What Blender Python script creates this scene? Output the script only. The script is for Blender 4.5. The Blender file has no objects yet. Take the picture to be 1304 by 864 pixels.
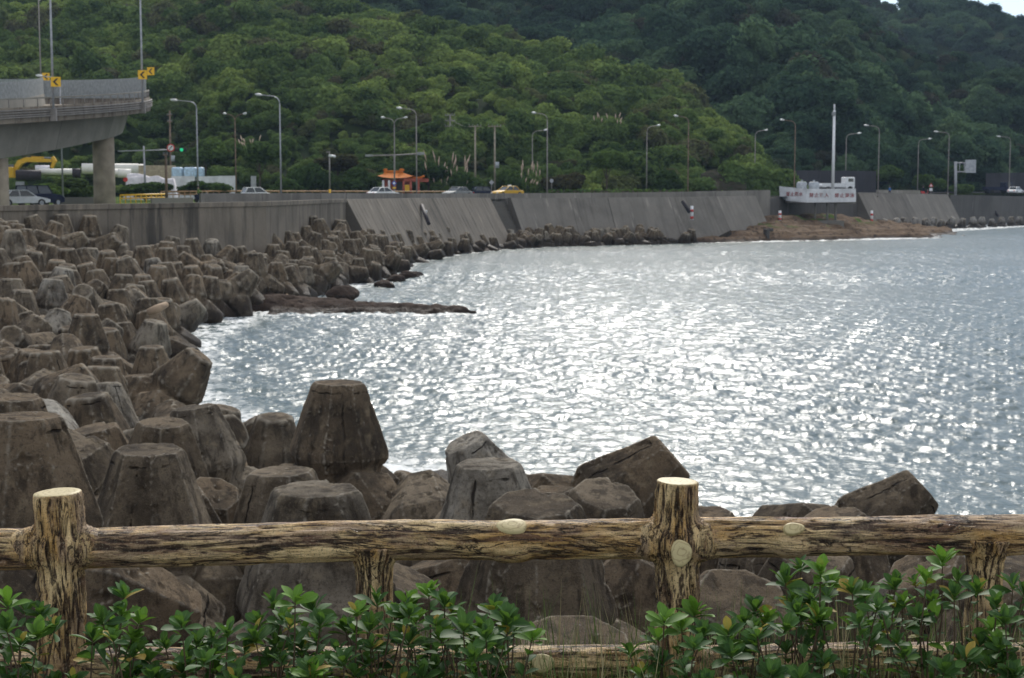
import bpy, bmesh, math, random
import numpy as np
from mathutils import Vector, Matrix, Quaternion, Euler

R = math.radians
SC = bpy.context.scene
COL = SC.collection
random.seed(7)
RNG = np.random.default_rng(11)

# ------------------------------------------------------------------ camera, world, sun, exposure
FPX = 2000.0           # focal length in pixels of the 1304 px wide photograph
EYE = 8.0              # eye height above the sea
PITCH = math.atan((432 - 232) / FPX)
cam_d = bpy.data.cameras.new('camera')
cam_d.sensor_width = 36.0
cam_d.lens = 36.0 * FPX / 1304.0
cam_d.clip_start = 0.1
cam_d.clip_end = 6000
cam_d.dof.use_dof = True
cam_d.dof.focus_distance = 6.6
cam_d.dof.aperture_fstop = 9.0
cam = bpy.data.objects.new('camera', cam_d)
COL.objects.link(cam)
cam.location = (0, 0, EYE)
cam.rotation_euler = (math.pi / 2 - PITCH, 0, 0)
SC.camera = cam

SUN_EL, SUN_AZ = 37.0, 4.5      # azimuth from +Y (view direction), positive to the right
wd = bpy.data.worlds.new('World')
SC.world = wd
wd.use_nodes = True
wt = wd.node_tree
wt.nodes.clear()
wo = wt.nodes.new('ShaderNodeOutputWorld')
bg = wt.nodes.new('ShaderNodeBackground')
sky = wt.nodes.new('ShaderNodeTexSky')
sky.sky_type = 'NISHITA'
sky.sun_disc = False
sky.sun_elevation = R(SUN_EL)
sky.sun_rotation = R(SUN_AZ)
sky.air_density = 0.7
sky.dust_density = 0.0
sky.ozone_density = 1.0
# thin broken cloud over most of the sky
tc = wt.nodes.new('ShaderNodeTexCoord')
mp = wt.nodes.new('ShaderNodeMapping')
mp.inputs['Scale'].default_value = (1.0, 1.0, 2.6)
ns = wt.nodes.new('ShaderNodeTexNoise')
ns.inputs['Scale'].default_value = 1.7
ns.inputs['Detail'].default_value = 6
ns.inputs['Roughness'].default_value = 0.55
rmp = wt.nodes.new('ShaderNodeMapRange')
mp.inputs['Location'].default_value = (2.1, 0.7, 0.0)
rmp.inputs['From Min'].default_value = 0.42
rmp.inputs['From Max'].default_value = 0.62
rmp.inputs['To Min'].default_value = 0.34
rmp.inputs['To Max'].default_value = 0.72
mx = wt.nodes.new('ShaderNodeMix')
mx.data_type = 'RGBA'
mx.inputs[7].default_value = (7.9, 7.8, 7.7, 1)
wt.links.new(tc.outputs['Generated'], mp.inputs['Vector'])
wt.links.new(mp.outputs[0], ns.inputs['Vector'])
wt.links.new(ns.outputs[0], rmp.inputs['Value'])
wt.links.new(rmp.outputs[0], mx.inputs[0])
wt.links.new(sky.outputs[0], mx.inputs[6])
wt.links.new(mx.outputs[2], bg.inputs[0])
bg.inputs['Strength'].default_value = 0.105
wt.links.new(bg.outputs[0], wo.inputs[0])

sun_d = bpy.data.lights.new('sun', 'SUN')
sun_d.energy = 2.1
sun_d.angle = R(8.0)
sun_d.color = (1.0, 0.95, 0.87)
sun = bpy.data.objects.new('sun', sun_d)
COL.objects.link(sun)
_sd = Vector((math.sin(R(SUN_AZ)) * math.cos(R(SUN_EL)), math.cos(R(SUN_AZ)) * math.cos(R(SUN_EL)), math.sin(R(SUN_EL))))
sun.rotation_euler = _sd.to_track_quat('Z', 'Y').to_euler()
sun.location = _sd * 50

SC.render.engine = 'CYCLES'
SC.view_settings.view_transform = 'Standard'
SC.view_settings.look = 'None'
SC.view_settings.exposure = 0.62
SC.view_settings.gamma = 1.0
SC.view_settings.use_curve_mapping = False
SC.cycles.max_bounces = 5
SC.cycles.diffuse_bounces = 2
SC.cycles.glossy_bounces = 2
SC.cycles.transmission_bounces = 2
SC.cycles.transparent_max_bounces = 4
SC.cycles.use_denoising = True

# ------------------------------------------------------------------ helpers
def at(px, py, Y):
    """world point seen at photo pixel (px,py) at depth Y"""
    a, b = (px - 652) / FPX, -(py - 432) / FPX
    cp, sp = math.cos(PITCH), math.sin(PITCH)
    d = Vector((a, cp + b * sp, -sp + b * cp))
    s = Y / d.y
    return Vector((d.x * s, Y, EYE + d.z * s))

def proj(p):
    v = Vector(p) - Vector((0, 0, EYE))
    cp, sp = math.cos(PITCH), math.sin(PITCH)
    f = v.y * cp - v.z * sp
    u = v.y * sp + v.z * cp
    return 652 + FPX * v.x / f, 432 - FPX * u / f

def tag(o, label=None, cat=None, group=None, kind=None):
    if label: o['label'] = label
    if cat: o['category'] = cat
    if group: o['group'] = group
    if kind: o['kind'] = kind
    return o

def empty(name, loc, label=None, cat=None, group=None, rz=0):
    o = bpy.data.objects.new(name, None)
    o.empty_display_size = 0.3
    COL.objects.link(o)
    o.location = loc
    o.rotation_euler = (0, 0, rz)
    return tag(o, label, cat, group)

def link(name, me, mat=None, parent=None):
    o = bpy.data.objects.new(name, me)
    COL.objects.link(o)
    if parent is not None:
        o.parent = parent
    if mat is not None:
        for m in (mat if isinstance(mat, (list, tuple)) else [mat]):
            me.materials.append(m)
    return o

def np_mesh(name, V, F, smooth=True, attrs=None, uv=None):
    """V (n,3), F list/array of faces (all quads or all tris if array)"""
    me = bpy.data.meshes.new(name)
    V = np.asarray(V, dtype=np.float32)
    if isinstance(F, np.ndarray):
        k = F.shape[1]
        me.vertices.add(len(V)); me.vertices.foreach_set('co', V.ravel())
        me.loops.add(F.size); me.loops.foreach_set('vertex_index', F.ravel().astype(np.int32))
        me.polygons.add(len(F))
        me.polygons.foreach_set('loop_start', np.arange(0, F.size, k, dtype=np.int32))
        me.update(calc_edges=True)
    else:
        me.from_pydata([tuple(v) for v in V.tolist()], [], F)
    me.polygons.foreach_set('use_smooth', [bool(smooth)] * len(me.polygons))
    if attrs:
        for k_, a in attrs.items():
            at_ = me.attributes.new(k_, 'FLOAT', 'POINT')
            at_.data.foreach_set('value', np.asarray(a, dtype=np.float32).ravel())
    if uv is not None:
        l = me.uv_layers.new(name='UVMap')
        idx = np.zeros(len(me.loops), dtype=np.int32)
        me.loops.foreach_get('vertex_index', idx)
        l.data.foreach_set('uv', np.asarray(uv, dtype=np.float32)[idx].ravel())
    me.update()
    return me

class MB:
    """collects simple solids into one mesh"""
    def __init__(s): s.v = []; s.f = []; s.sm = []
    def add(s, V, F, smooth=False):
        n = len(s.v); s.v += [tuple(p) for p in V]; s.f += [tuple(i + n for i in f) for f in F]; s.sm += [smooth] * len(F); return s
    def box(s, c, d, rz=0, rx=0, ry=0, M=None):
        M = M or Euler((rx, ry, rz)).to_matrix()
        P = [Vector(c) + M @ Vector((x * d[0] / 2, y * d[1] / 2, z * d[2] / 2)) for x in (-1, 1) for y in (-1, 1) for z in (-1, 1)]
        return s.add(P, [(0, 1, 3, 2), (4, 6, 7, 5), (0, 4, 5, 1), (2, 3, 7, 6), (0, 2, 6, 4), (1, 5, 7, 3)])
    def tube(s, pts, rad, n=8, caps=True, smooth=True):
        pts = [Vector(p) for p in pts]
        rad = rad if isinstance(rad, (list, tuple)) else [rad] * len(pts)
        V = []; F = []
        prev = None
        for i, p in enumerate(pts):
            t = (pts[min(i + 1, len(pts) - 1)] - pts[max(i - 1, 0)]).normalized()
            if prev is None:
                a = t.orthogonal().normalized()
            else:
                a = (prev - t * prev.dot(t)).normalized()
            prev = a
            b = t.cross(a)
            for k in range(n):
                w = 2 * math.pi * k / n
                V.append(p + (a * math.cos(w) + b * math.sin(w)) * rad[i])
        for i in range(len(pts) - 1):
            for k in range(n):
                F.append((i * n + k, i * n + (k + 1) % n, (i + 1) * n + (k + 1) % n, (i + 1) * n + k))
        s.add(V, F, smooth)
        if caps:
            m = len(s.v) - len(V)
            s.f.append(tuple(m + k for k in range(n))[::-1]); s.sm.append(False)
            s.f.append(tuple(m + (len(pts) - 1) * n + k for k in range(n))); s.sm.append(False)
        return s
    def prism(s, poly, y0, y1, ax='y'):
        """poly list of (a,b); extruded along an axis"""
        def mk(a, b, t):
            return {'y': (a, t, b), 'x': (t, a, b), 'z': (a, b, t)}[ax]
        n = len(poly)
        V = [mk(a, b, y0) for a, b in poly] + [mk(a, b, y1) for a, b in poly]
        F = [tuple(range(n))[::-1], tuple(range(n, 2 * n))] + [(i, (i + 1) % n, (i + 1) % n + n, i + n) for i in range(n)]
        return s.add(V, F)
    def mesh(s, name='m', bevel=0):
        me = bpy.data.meshes.new(name)
        me.from_pydata(s.v, [], s.f)
        me.polygons.foreach_set('use_smooth', s.sm)
        me.update()
        bm = bmesh.new(); bm.from_mesh(me)
        bmesh.ops.recalc_face_normals(bm, faces=bm.faces)
        if bevel:
            bmesh.ops.bevel(bm, geom=bm.edges[:], offset=bevel, segments=2, affect='EDGES', profile=0.5, clamp_overlap=True)
        bm.to_mesh(me); bm.free()
        return me
    def build(s, name, mat, parent=None, bevel=0):
        return link(name, s.mesh(name, bevel), mat, parent)

def _hash(ix, iy, iz, seed):
    with np.errstate(over='ignore'):
        h = (ix.astype(np.uint32) * np.uint32(374761393) + iy.astype(np.uint32) * np.uint32(668265263)
             + iz.astype(np.uint32) * np.uint32(2147483647) + np.uint32(seed * 7919 + 13))
        h = (h ^ (h >> np.uint32(13))) * np.uint32(1274126177)
        h = h ^ (h >> np.uint32(16))
        h = h * np.uint32(2246822519)
        h = h ^ (h >> np.uint32(15))
    return (h & np.uint32(0xffffff)).astype(np.float64) / float(0xffffff)

def vnoise(P, seed=0):
    P = np.asarray(P, dtype=np.float64)
    if P.shape[1] == 2: P = np.c_[P, np.zeros(len(P))]
    I = np.floor(P).astype(np.int64); f = P - I; f = f * f * (3 - 2 * f)
    r = 0
    for dx in (0, 1):
        wx = f[:, 0] if dx else 1 - f[:, 0]
        for dy in (0, 1):
            wy = f[:, 1] if dy else 1 - f[:, 1]
            for dz in (0, 1):
                wz = f[:, 2] if dz else 1 - f[:, 2]
                r = r + wx * wy * wz * _hash(I[:, 0] + dx, I[:, 1] + dy, I[:, 2] + dz, seed)
    return r * 2 - 1

def fbm(P, oc=4, seed=0, gain=0.5):
    P = np.asarray(P, dtype=np.float64); a = 1; s = 0; t = 0
    for k in range(oc):
        s = s + a * vnoise(P * 2 ** k + k * 17.3, seed + k); t += a; a *= gain
    return s / t

def evaluated(me, mods):
    """run modifiers over a temporary object and return the finished mesh"""
    o = bpy.data.objects.new('tmp', me); COL.objects.link(o)
    for typ, kw in mods:
        m = o.modifiers.new('m', typ)
        for k, v in kw.items(): setattr(m, k, v)
    dg = bpy.context.evaluated_depsgraph_get()
    r = bpy.data.meshes.new_from_object(o.evaluated_get(dg))
    bpy.data.objects.remove(o)
    return r

def get_co(me):
    a = np.zeros(len(me.vertices) * 3, dtype=np.float32); me.vertices.foreach_get('co', a); return a.reshape(-1, 3).astype(np.float64)
def get_no(me):
    a = np.zeros(len(me.vertices) * 3, dtype=np.float32); me.vertices.foreach_get('normal', a); return a.reshape(-1, 3).astype(np.float64)
def set_co(me, V):
    me.vertices.foreach_set('co', np.asarray(V, dtype=np.float32).ravel()); me.update()

# ------------------------------------------------------------------ materials
class NT:
    def __init__(s, name, rough=0.8, spec=0.3):
        s.m = bpy.data.materials.new(name); s.m.use_nodes = True
        s.t = s.m.node_tree; s.b = s.t.nodes['Principled BSDF']; s.out = s.t.nodes['Material Output']
        s.b.inputs['Roughness'].default_value = rough
        s.b.inputs['Specular IOR Level'].default_value = spec
    def n(s, typ, ins=None, **kw):
        x = s.t.nodes.new(typ)
        for k, v in kw.items(): setattr(x, k, v)
        for k, v in (ins or {}).items(): s.put(x.inputs[k], v)
        return x
    def put(s, sock, v):
        if isinstance(v, bpy.types.NodeSocket): s.t.links.new(v, sock)
        elif isinstance(v, bpy.types.Node): s.t.links.new(v.outputs[0], sock)
        else:
            if isinstance(v, (tuple, list)) and len(v) == 3 and sock.type == 'RGBA': v = (*v, 1)
            sock.default_value = v
    def pos(s): return s.n('ShaderNodeNewGeometry').outputs['Position']
    def obj(s): return s.n('ShaderNodeTexCoord').outputs['Object']
    def uv(s): return s.n('ShaderNodeTexCoord').outputs['UV']
    def attr(s, name): return s.n('ShaderNodeAttribute', attribute_name=name).outputs['Fac']
    def map(s, v, scale=(1, 1, 1), loc=(0, 0, 0)): return s.n('ShaderNodeMapping', {'Vector': v, 'Scale': scale, 'Location': loc}).outputs[0]
    def noise(s, v, scale=1, detail=4, rough=0.55, dist=0): return s.n('ShaderNodeTexNoise', {'Vector': v, 'Scale': scale, 'Detail': detail, 'Roughness': rough, 'Distortion': dist}).outputs[0]
    def voro(s, v, scale=1, feature='F1'): return s.n('ShaderNodeTexVoronoi', {'Vector': v, 'Scale': scale}, feature=feature).outputs[0]
    def rng(s, v, a, b, c=0.0, d=1.0): return s.n('ShaderNodeMapRange', {'Value': v, 'From Min': a, 'From Max': b, 'To Min': c, 'To Max': d}, interpolation_type='SMOOTHSTEP').outputs[0]
    def math(s, op, a, b=0.0, c=0.0): return s.n('ShaderNodeMath', {0: a, 1: b, 2: c}, operation=op).outputs[0]
    def mix(s, f, a, b, mode='MIX'):
        x = s.n('ShaderNodeMix', data_type='RGBA', blend_type=mode)
        s.put(x.inputs[0], f); s.put(x.inputs[6], a); s.put(x.inputs[7], b); return x.outputs[2]
    def ramp(s, v, stops):
        x = s.n('ShaderNodeValToRGB', {'Fac': v}); e = x.color_ramp.elements
        while len(e) < len(stops): e.new(0.5)
        for q, (p, c) in zip(e, stops): q.position = p; q.color = (*c, 1)
        return x.outputs[0]
    def xyz(s, v): return s.n('ShaderNodeSeparateXYZ', {0: v}).outputs
    def rand(s): return s.n('ShaderNodeObjectInfo').outputs['Random']
    def bump(s, h, strength=0.5, dist=0.02, normal=None):
        x = s.n('ShaderNodeBump', {'Height': h, 'Strength': strength, 'Distance': dist})
        if normal is not None: s.put(x.inputs['Normal'], normal)
        return x.outputs[0]
    def done(s, color=None, rough=None, normal=None):
        if color is not None: s.put(s.b.inputs['Base Color'], color)
        if rough is not None: s.put(s.b.inputs['Roughness'], rough)
        if normal is not None: s.put(s.b.inputs['Normal'], normal)
        return s.m

def flat(name, col, rough=0.6, spec=0.4, metal=0.0, var=0.25, sc=3.0, bump=0.0):
    """painted or plain surface with slight uneven tone"""
    t = NT(name, rough, spec)
    n = t.noise(t.obj(), sc, 5)
    f = t.rng(n, 0.3, 0.7)
    a = tuple(c * (1 - var) for c in col); b = tuple(min(1, c * (1 + var * 0.6)) for c in col)
    t.b.inputs['Metallic'].default_value = metal
    nm = t.bump(t.noise(t.obj(), sc * 8, 4), 0.3, bump) if bump else None
    return t.done(t.mix(f, a, b), normal=nm)

def mat_tetra(pale=False):
    t = NT('pale_cast_concrete' if pale else 'weathered_cast_concrete', 0.93, 0.1)
    o = t.obj(); p = t.pos(); r = t.rand()
    off = t.n('ShaderNodeVectorMath', {0: o, 1: t.n('ShaderNodeCombineXYZ', {0: t.math('MULTIPLY', r, 37.0), 1: t.math('MULTIPLY', r, 11.0)}).outputs[0]}, operation='ADD').outputs[0]
    big = t.noise(off, 0.9, 5, 0.6)
    med = t.noise(off, 4.5, 6, 0.65)
    fine = t.noise(off, 38, 4, 0.7)
    grain = t.noise(off, 140, 3, 0.7)
    tone = t.ramp(r, [(0.0, (0.140, 0.102, 0.064)), (0.3, (0.218, 0.162, 0.106)), (0.55, (0.155, 0.118, 0.078)), (0.8, (0.225, 0.182, 0.130)), (0.93, (0.29, 0.255, 0.20)), (1.0, (0.42, 0.40, 0.35))] if not pale else [(0, (0.30, 0.29, 0.27)), (1, (0.38, 0.37, 0.35))])
    c = t.mix(t.rng(big, 0.35, 0.68), tone, (0.055, 0.043, 0.031))
    c = t.mix(t.math('MULTIPLY', t.rng(med, 0.5, 0.72), 0.55), c, (0.27, 0.215, 0.14))
    # run-off streaks down the legs
    wst = t.noise(t.map(p, (5.0, 5.0, 0.7)), 1.0, 5, 0.6)
    c = t.mix(t.math('MULTIPLY', t.rng(wst, 0.50, 0.62), 0.7), c, (0.036, 0.028, 0.021))
    lime = t.noise(t.map(p, (7.0, 7.0, 0.8), (3, 9, 1)), 1.0, 4, 0.6)
    c = t.mix(t.math('MULTIPLY', t.rng(lime, 0.67, 0.75), 0.5), c, (0.42, 0.40, 0.36))
    # pits, grit, lichen
    c = t.mix(t.math('MULTIPLY', t.rng(fine, 0.52, 0.66), 0.6), c, (0.045, 0.038, 0.03))
    c = t.mix(t.math('MULTIPLY', t.rng(t.noise(off, 11, 5, 0.7), 0.54, 0.68), 0.5), c, (0.05, 0.043, 0.035))
    c = t.mix(t.math('MULTIPLY', t.rng(grain, 0.60, 0.70), 0.55), c, (0.40, 0.37, 0.32))
    pt = t.n('ShaderNodeNewGeometry').outputs['Pointiness']
    c = t.mix(t.math('MULTIPLY', t.rng(pt, 0.51, 0.55), 0.65), c, (0.38, 0.34, 0.27))
    # mould seam and lift line of the casting
    wob = t.math('MULTIPLY', t.math('SUBTRACT', t.noise(off, 6, 4), 0.5), 0.10)
    sd = t.math('ABSOLUTE', t.math('ADD', t.attr('seam'), wob))
    ax = t.attr('axial')
    s1 = t.math('MULTIPLY', t.rng(sd, 0.006, 0.022, 1, 0), t.rng(ax, 1.80, 1.76))
    rd = t.math('ABSOLUTE', t.math('ADD', t.math('SUBTRACT', ax, 1.78), t.math('MULTIPLY', wob, 0.7)))
    s2 = t.math('MULTIPLY', t.rng(rd, 0.004, 0.020, 1, 0), t.rng(t.noise(off, 1.6, 2), 0.50, 0.58))
    sm = t.math('MULTIPLY', t.math('MAXIMUM', t.math('MULTIPLY', s1, t.rng(t.noise(off, 0.8, 2), 0.44, 0.52)), s2), t.rng(t.noise(off, 4.0, 3), 0.36, 0.5))
    c = t.mix(t.math('MULTIPLY', sm, 0.9), c, (0.015, 0.012, 0.01))
    # wet, weed-dark tidal band
    z = t.xyz(p)[2]
    zz = t.math('ADD', z, t.math('MULTIPLY', t.math('SUBTRACT', big, 0.5), 1.6))
    wet = t.rng(zz, 1.5, 0.5)
    c = t.mix(t.math('MULTIPLY', wet, 0.82), c, (0.018, 0.013, 0.010))
    rough = t.rng(wet, 0, 1, 0.93, 0.5)
    h = t.math('ADD', t.math('MULTIPLY', fine, 0.5), t.math('ADD', t.math('MULTIPLY', grain, 0.25), t.math('MULTIPLY', med, 0.6)))
    h = t.math('SUBTRACT', h, t.math('MULTIPLY', sm, 1.2))
    return t.done(c, rough, t.bump(h, 1.0, 0.05))

def mat_wallconc(name, base, ribs=0.0, joint=6.0, stain=0.6, dark=(0.05, 0.046, 0.04)):
    """concrete wall; UV = metres along the wall, metres up"""
    t = NT(name, 0.9, 0.2)
    uv = t.uv(); p = t.pos()
    x = t.xyz(uv)
    c = t.mix(t.rng(t.noise(p, 0.35, 5), 0.35, 0.65), tuple(q * 0.75 for q in base), base)
    st = t.noise(t.map(uv, (1.1, 0.10, 1)), 1.0, 5, 0.65)
    c = t.mix(t.math('MULTIPLY', t.rng(st, 0.46, 0.62), stain), c, dark)
    pl = t.noise(t.map(uv, (0.8, 0.12, 1), (40, 3, 0)), 1.0, 4, 0.6)
    c = t.mix(t.math('MULTIPLY', t.rng(pl, 0.60, 0.72), 0.65), c, tuple(min(0.6, q * 1.9) for q in base))
    c = t.mix(t.math('MULTIPLY', t.rng(t.noise(p, 5, 4), 0.55, 0.7), 0.3), c, dark)
    # each pour has its own tone
    cell = t.math('FLOOR', t.math('DIVIDE', x[0], joint))
    wn = t.n('ShaderNodeTexWhiteNoise', {'W': cell}, noise_dimensions='1D').outputs[0]
    c = t.mix(t.math('MULTIPLY', wn, 0.35), c, tuple(min(0.5, q * 1.5) for q in base))
    fr = t.math('FRACT', t.math('DIVIDE', x[0], joint))
    jn = t.rng(t.math('ABSOLUTE', t.math('SUBTRACT', fr, 0.5)), 0.5 - 0.09 / joint, 0.5 - 0.02 / joint)
    c = t.mix(t.math('MULTIPLY', jn, 0.45), c, (0.05, 0.045, 0.04))
    if ribs:
        fr2 = t.math('FRACT', t.math('DIVIDE', t.math('ADD', x[0], t.math('MULTIPLY', t.noise(uv, 0.3, 2), 0.6)), ribs))
        rb = t.rng(t.math('ABSOLUTE', t.math('SUBTRACT', fr2, 0.5)), 0.28, 0.46)
        rb = t.math('MULTIPLY', rb, t.rng(t.noise(t.map(uv, (1.3, 0.35, 1)), 1, 4), 0.42, 0.62))
        c = t.mix(t.math('MULTIPLY', rb, 0.6), c, (0.035, 0.032, 0.03))
    return t.done(c, normal=t.bump(t.noise(p, 2.5, 5), 0.5, 0.06))

def mat_bark(name, axis):
    """painted mock-log concrete: cream-yellow paint, maroon-brown grain running along the log"""
    t = NT(name, 0.55, 0.4)
    o = t.obj()
    def st(a, b, off=(0, 0, 0)):   # stretched coordinates: a along the log, b across it
        return t.map(o, (a, b, b) if axis == 'x' else (b, b, a), off)
    along = t.noise(st(4.0, 24), 1.0, 8, 0.68, 0.9)
    fib = t.noise(st(16, 110), 1.0, 5, 0.7, 0.5)
    crack = t.noise(st(2.2, 15), 1.0, 6, 0.62, 1.6)
    patch = t.noise(st(3.0, 8), 1.0, 4, 0.6, 0.6)
    patch2 = t.noise(st(2.0, 6, (7, 3, 5)), 1.0, 5, 0.65, 0.8)
    mask = t.noise(st(2.2, 4, (1, 8, 2)), 1.0, 3, 0.55)
    speck = t.noise(o, 150, 4, 0.75)
    c = t.mix(t.rng(patch, 0.36, 0.62), (0.64, 0.38, 0.13), (0.84, 0.62, 0.32))
    c = t.mix(t.math('MULTIPLY', t.rng(patch2, 0.47, 0.58), 0.7), c, (0.44, 0.30, 0.20))
    g = t.math('MULTIPLY', t.rng(along, 0.52, 0.59), t.rng(mask, 0.38, 0.58, 0.22, 1.0))
    c = t.mix(t.math('MULTIPLY', g, 0.85), c, (0.10, 0.040, 0.028))
    c = t.mix(t.math('MULTIPLY', t.rng(fib, 0.55, 0.64), t.rng(mask, 0.4, 0.6, 0.85, 0.3)), c, (0.09, 0.042, 0.026))
    gv = t.rng(t.attr('groove'), 0.30, 0.75)
    c = t.mix(t.math('MULTIPLY', gv, 0.9), c, (0.035, 0.015, 0.010))
    ck = t.rng(t.math('ABSOLUTE', t.math('SUBTRACT', crack, 0.5)), 0.0, 0.026, 1, 0)
    ck = t.math('MULTIPLY', ck, t.rng(t.noise(o, 7, 3), 0.40, 0.50))
    c = t.mix(t.math('MULTIPLY', ck, 0.92), c, (0.015, 0.007, 0.005))
    rst = t.math('MULTIPLY', t.rng(t.noise(st(2.2, 5, (3.2, 0, 0)), 1.0, 5), 0.60, 0.68), t.rng(fib, 0.4, 0.6))
    c = t.mix(t.math('MULTIPLY', rst, 0.8), c, (0.42, 0.13, 0.02))
    c = t.mix(t.math('MULTIPLY', t.rng(speck, 0.54, 0.62), 0.65), c, (0.05, 0.026, 0.018))
    c = t.mix(t.math('MULTIPLY', t.rng(speck, 0.44, 0.36), 0.35), c, (0.66, 0.60, 0.42))
    h = t.math('SUBTRACT', t.math('MULTIPLY', t.rng(along, 0.40, 0.62), -0.8), t.math('MULTIPLY', ck, 1.2))
    h = t.math('ADD', h, t.math('MULTIPLY', fib, -0.8))
    h = t.math('ADD', h, t.math('MULTIPLY', speck, 0.35))
    return t.done(c, normal=t.bump(h, 1.0, 0.012))

def mat_cut():
    t = NT('cream_painted_log_end', 0.55, 0.4)
    o = t.obj()
    w = t.n('ShaderNodeTexWave', {'Vector': o, 'Scale': 14, 'Distortion': 9, 'Detail': 3}, wave_type='RINGS', rings_direction='Z').outputs[0]
    c = t.mix(t.math('MULTIPLY', t.rng(w, 0.75, 0.95), 0.4), (0.50, 0.42, 0.22), (0.22, 0.15, 0.06))
    c = t.mix(t.math('MULTIPLY', t.rng(t.noise(o, 60, 4), 0.56, 0.68), 0.5), c, (0.22, 0.15, 0.07))
    return t.done(c, normal=t.bump(t.noise(o, 60, 4), 0.4, 0.004))

def mat_leafmass(name, dark, mid, light, brown=(0.06, 0.05, 0.03), patch=0.035):
    """leaf clumps of a crown: colour differs by plant, by patch of hillside and by clump"""
    t = NT(name, 0.6, 0.25)
    r = t.rand(); p = t.pos()
    big = t.noise(p, patch, 3, 0.55)
    k = t.math('ADD', t.math('MULTIPLY', r, 0.55), t.math('MULTIPLY', t.rng(big, 0.36, 0.64), 0.5))
    c = t.ramp(k, [(0.1, dark), (0.5, mid), (0.95, light)])
    r2 = t.math('FRACT', t.math('MULTIPLY', r, 13.7))
    c = t.mix(t.rng(r2, 0.86, 0.95), c, brown)
    cl = t.attr('clump')
    c = t.mix(t.math('MULTIPLY', cl, 0.5), c, t.mix(0.5, c, light))
    c = t.n('ShaderNodeHueSaturation', {'Color': c, 'Value': t.rng(t.noise(p, 1.6, 3), 0.3, 0.7, 0.7, 1.3)}).outputs[0]
    # thin leaves let some light through
    tr = t.n('ShaderNodeBsdfTranslucent', {'Color': c})
    di = t.n('ShaderNodeBsdfDiffuse', {'Color': c})
    mxs = t.n('ShaderNodeMixShader', {0: 0.38, 1: di.outputs[0], 2: tr.outputs[0]})
    t.t.links.new(mxs.outputs[0], t.out.inputs[0])
    return t.m

def mat_leaf():
    """glossy evergreen leaf; attribute young marks fresh growth"""
    t = NT('glossy_shrub_leaf', 0.55, 0.16)
    y = t.attr('young'); rnd = t.attr('tone')
    c = t.mix(rnd, (0.026, 0.066, 0.020), (0.060, 0.135, 0.034))
    c = t.mix(y, c, (0.16, 0.31, 0.035))
    c = t.mix(t.rng(rnd, 0.962, 0.972), c, (0.34, 0.24, 0.05))
    vein = t.attr('vein')
    c = t.mix(t.math('MULTIPLY', t.rng(vein, 0.12, 0.0), 0.45), c, (0.16, 0.26, 0.08))
    c = t.mix(t.math('MULTIPLY', t.rng(t.noise(t.pos(), 90, 3), 0.5, 0.75), 0.3), c, (0.04, 0.05, 0.012))
    t.done(c)
    tr = t.n('ShaderNodeBsdfTranslucent', {'Color': t.mix(0.6, c, (0.2, 0.4, 0.04))})
    m = t.n('ShaderNodeMixShader', {0: 0.22, 1: t.b.outputs[0], 2: tr.outputs[0]})
    t.t.links.new(m.outputs[0], t.out.inputs[0])
    return t.m

def mat_water():
    t = NT('sea_water', 0.22, 0.34)
    t.b.inputs['IOR'].default_value = 1.33
    p = t.pos()
    ya = t.map(p, (0.72, 1.0, 1.0))
    n3 = t.noise(ya, 3.6, 4, 0.65, 0.3)
    nb = t.n('ShaderNodeBump', {'Height': n3, 'Distance': 0.06, 'Strength': 1.0})
    c = t.mix(t.rng(t.noise(p, 0.02, 3), 0.4, 0.6), (0.065, 0.105, 0.108), (0.10, 0.135, 0.135))
    fo = t.math('MULTIPLY', t.attr('foam'), t.rng(t.noise(p, 1.4, 6, 0.7), 0.40, 0.60))
    c = t.mix(fo, c, (0.80, 0.82, 0.82))
    return t.done(c, t.math('ADD', t.math('MULTIPLY', fo, 0.6), 0.22), normal=nb.outputs[0])

def mat_rock(name, a, b, c_, green=None):
    t = NT(name, 0.95, 0.04)
    p = t.pos(); z = t.xyz(p)[2]
    lay = t.noise(t.map(p, (0.25, 0.25, 3.2)), 1, 4, 0.6)
    c = t.mix(t.rng(lay, 0.38, 0.6), a, b)
    c = t.mix(t.rng(t.noise(p, 1.4, 5, 0.65), 0.5, 0.66), c, c_)
    if green:
        g = t.math('MULTIPLY', t.rng(t.noise(p, 0.22, 4), 0.54, 0.60), t.rng(z, 1.4, 2.2))
        c = t.mix(g, c, green)
    wet = t.rng(t.math('ADD', z, t.math('MULTIPLY', t.noise(p, 0.5, 3), 0.5)), 0.75, 0.4)
    c = t.mix(t.math('MULTIPLY', wet, 0.75), c, (0.025, 0.018, 0.014))
    return t.done(c, t.rng(wet, 0, 1, 0.9, 0.5), t.bump(t.noise(p, 3.5, 6, 0.65), 0.9, 0.18))

def mat_ground(name, a, b, c_, sc=0.4):
    t = NT(name, 1.0, 0.02)
    p = t.pos()
    c = t.mix(t.rng(t.noise(p, sc, 5, 0.6), 0.4, 0.6), a, b)
    c = t.mix(t.rng(t.noise(p, sc * 7, 4, 0.6), 0.52, 0.66), c, c_)
    return t.done(c, normal=t.bump(t.noise(p, 5, 5), 0.6, 0.08))

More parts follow.
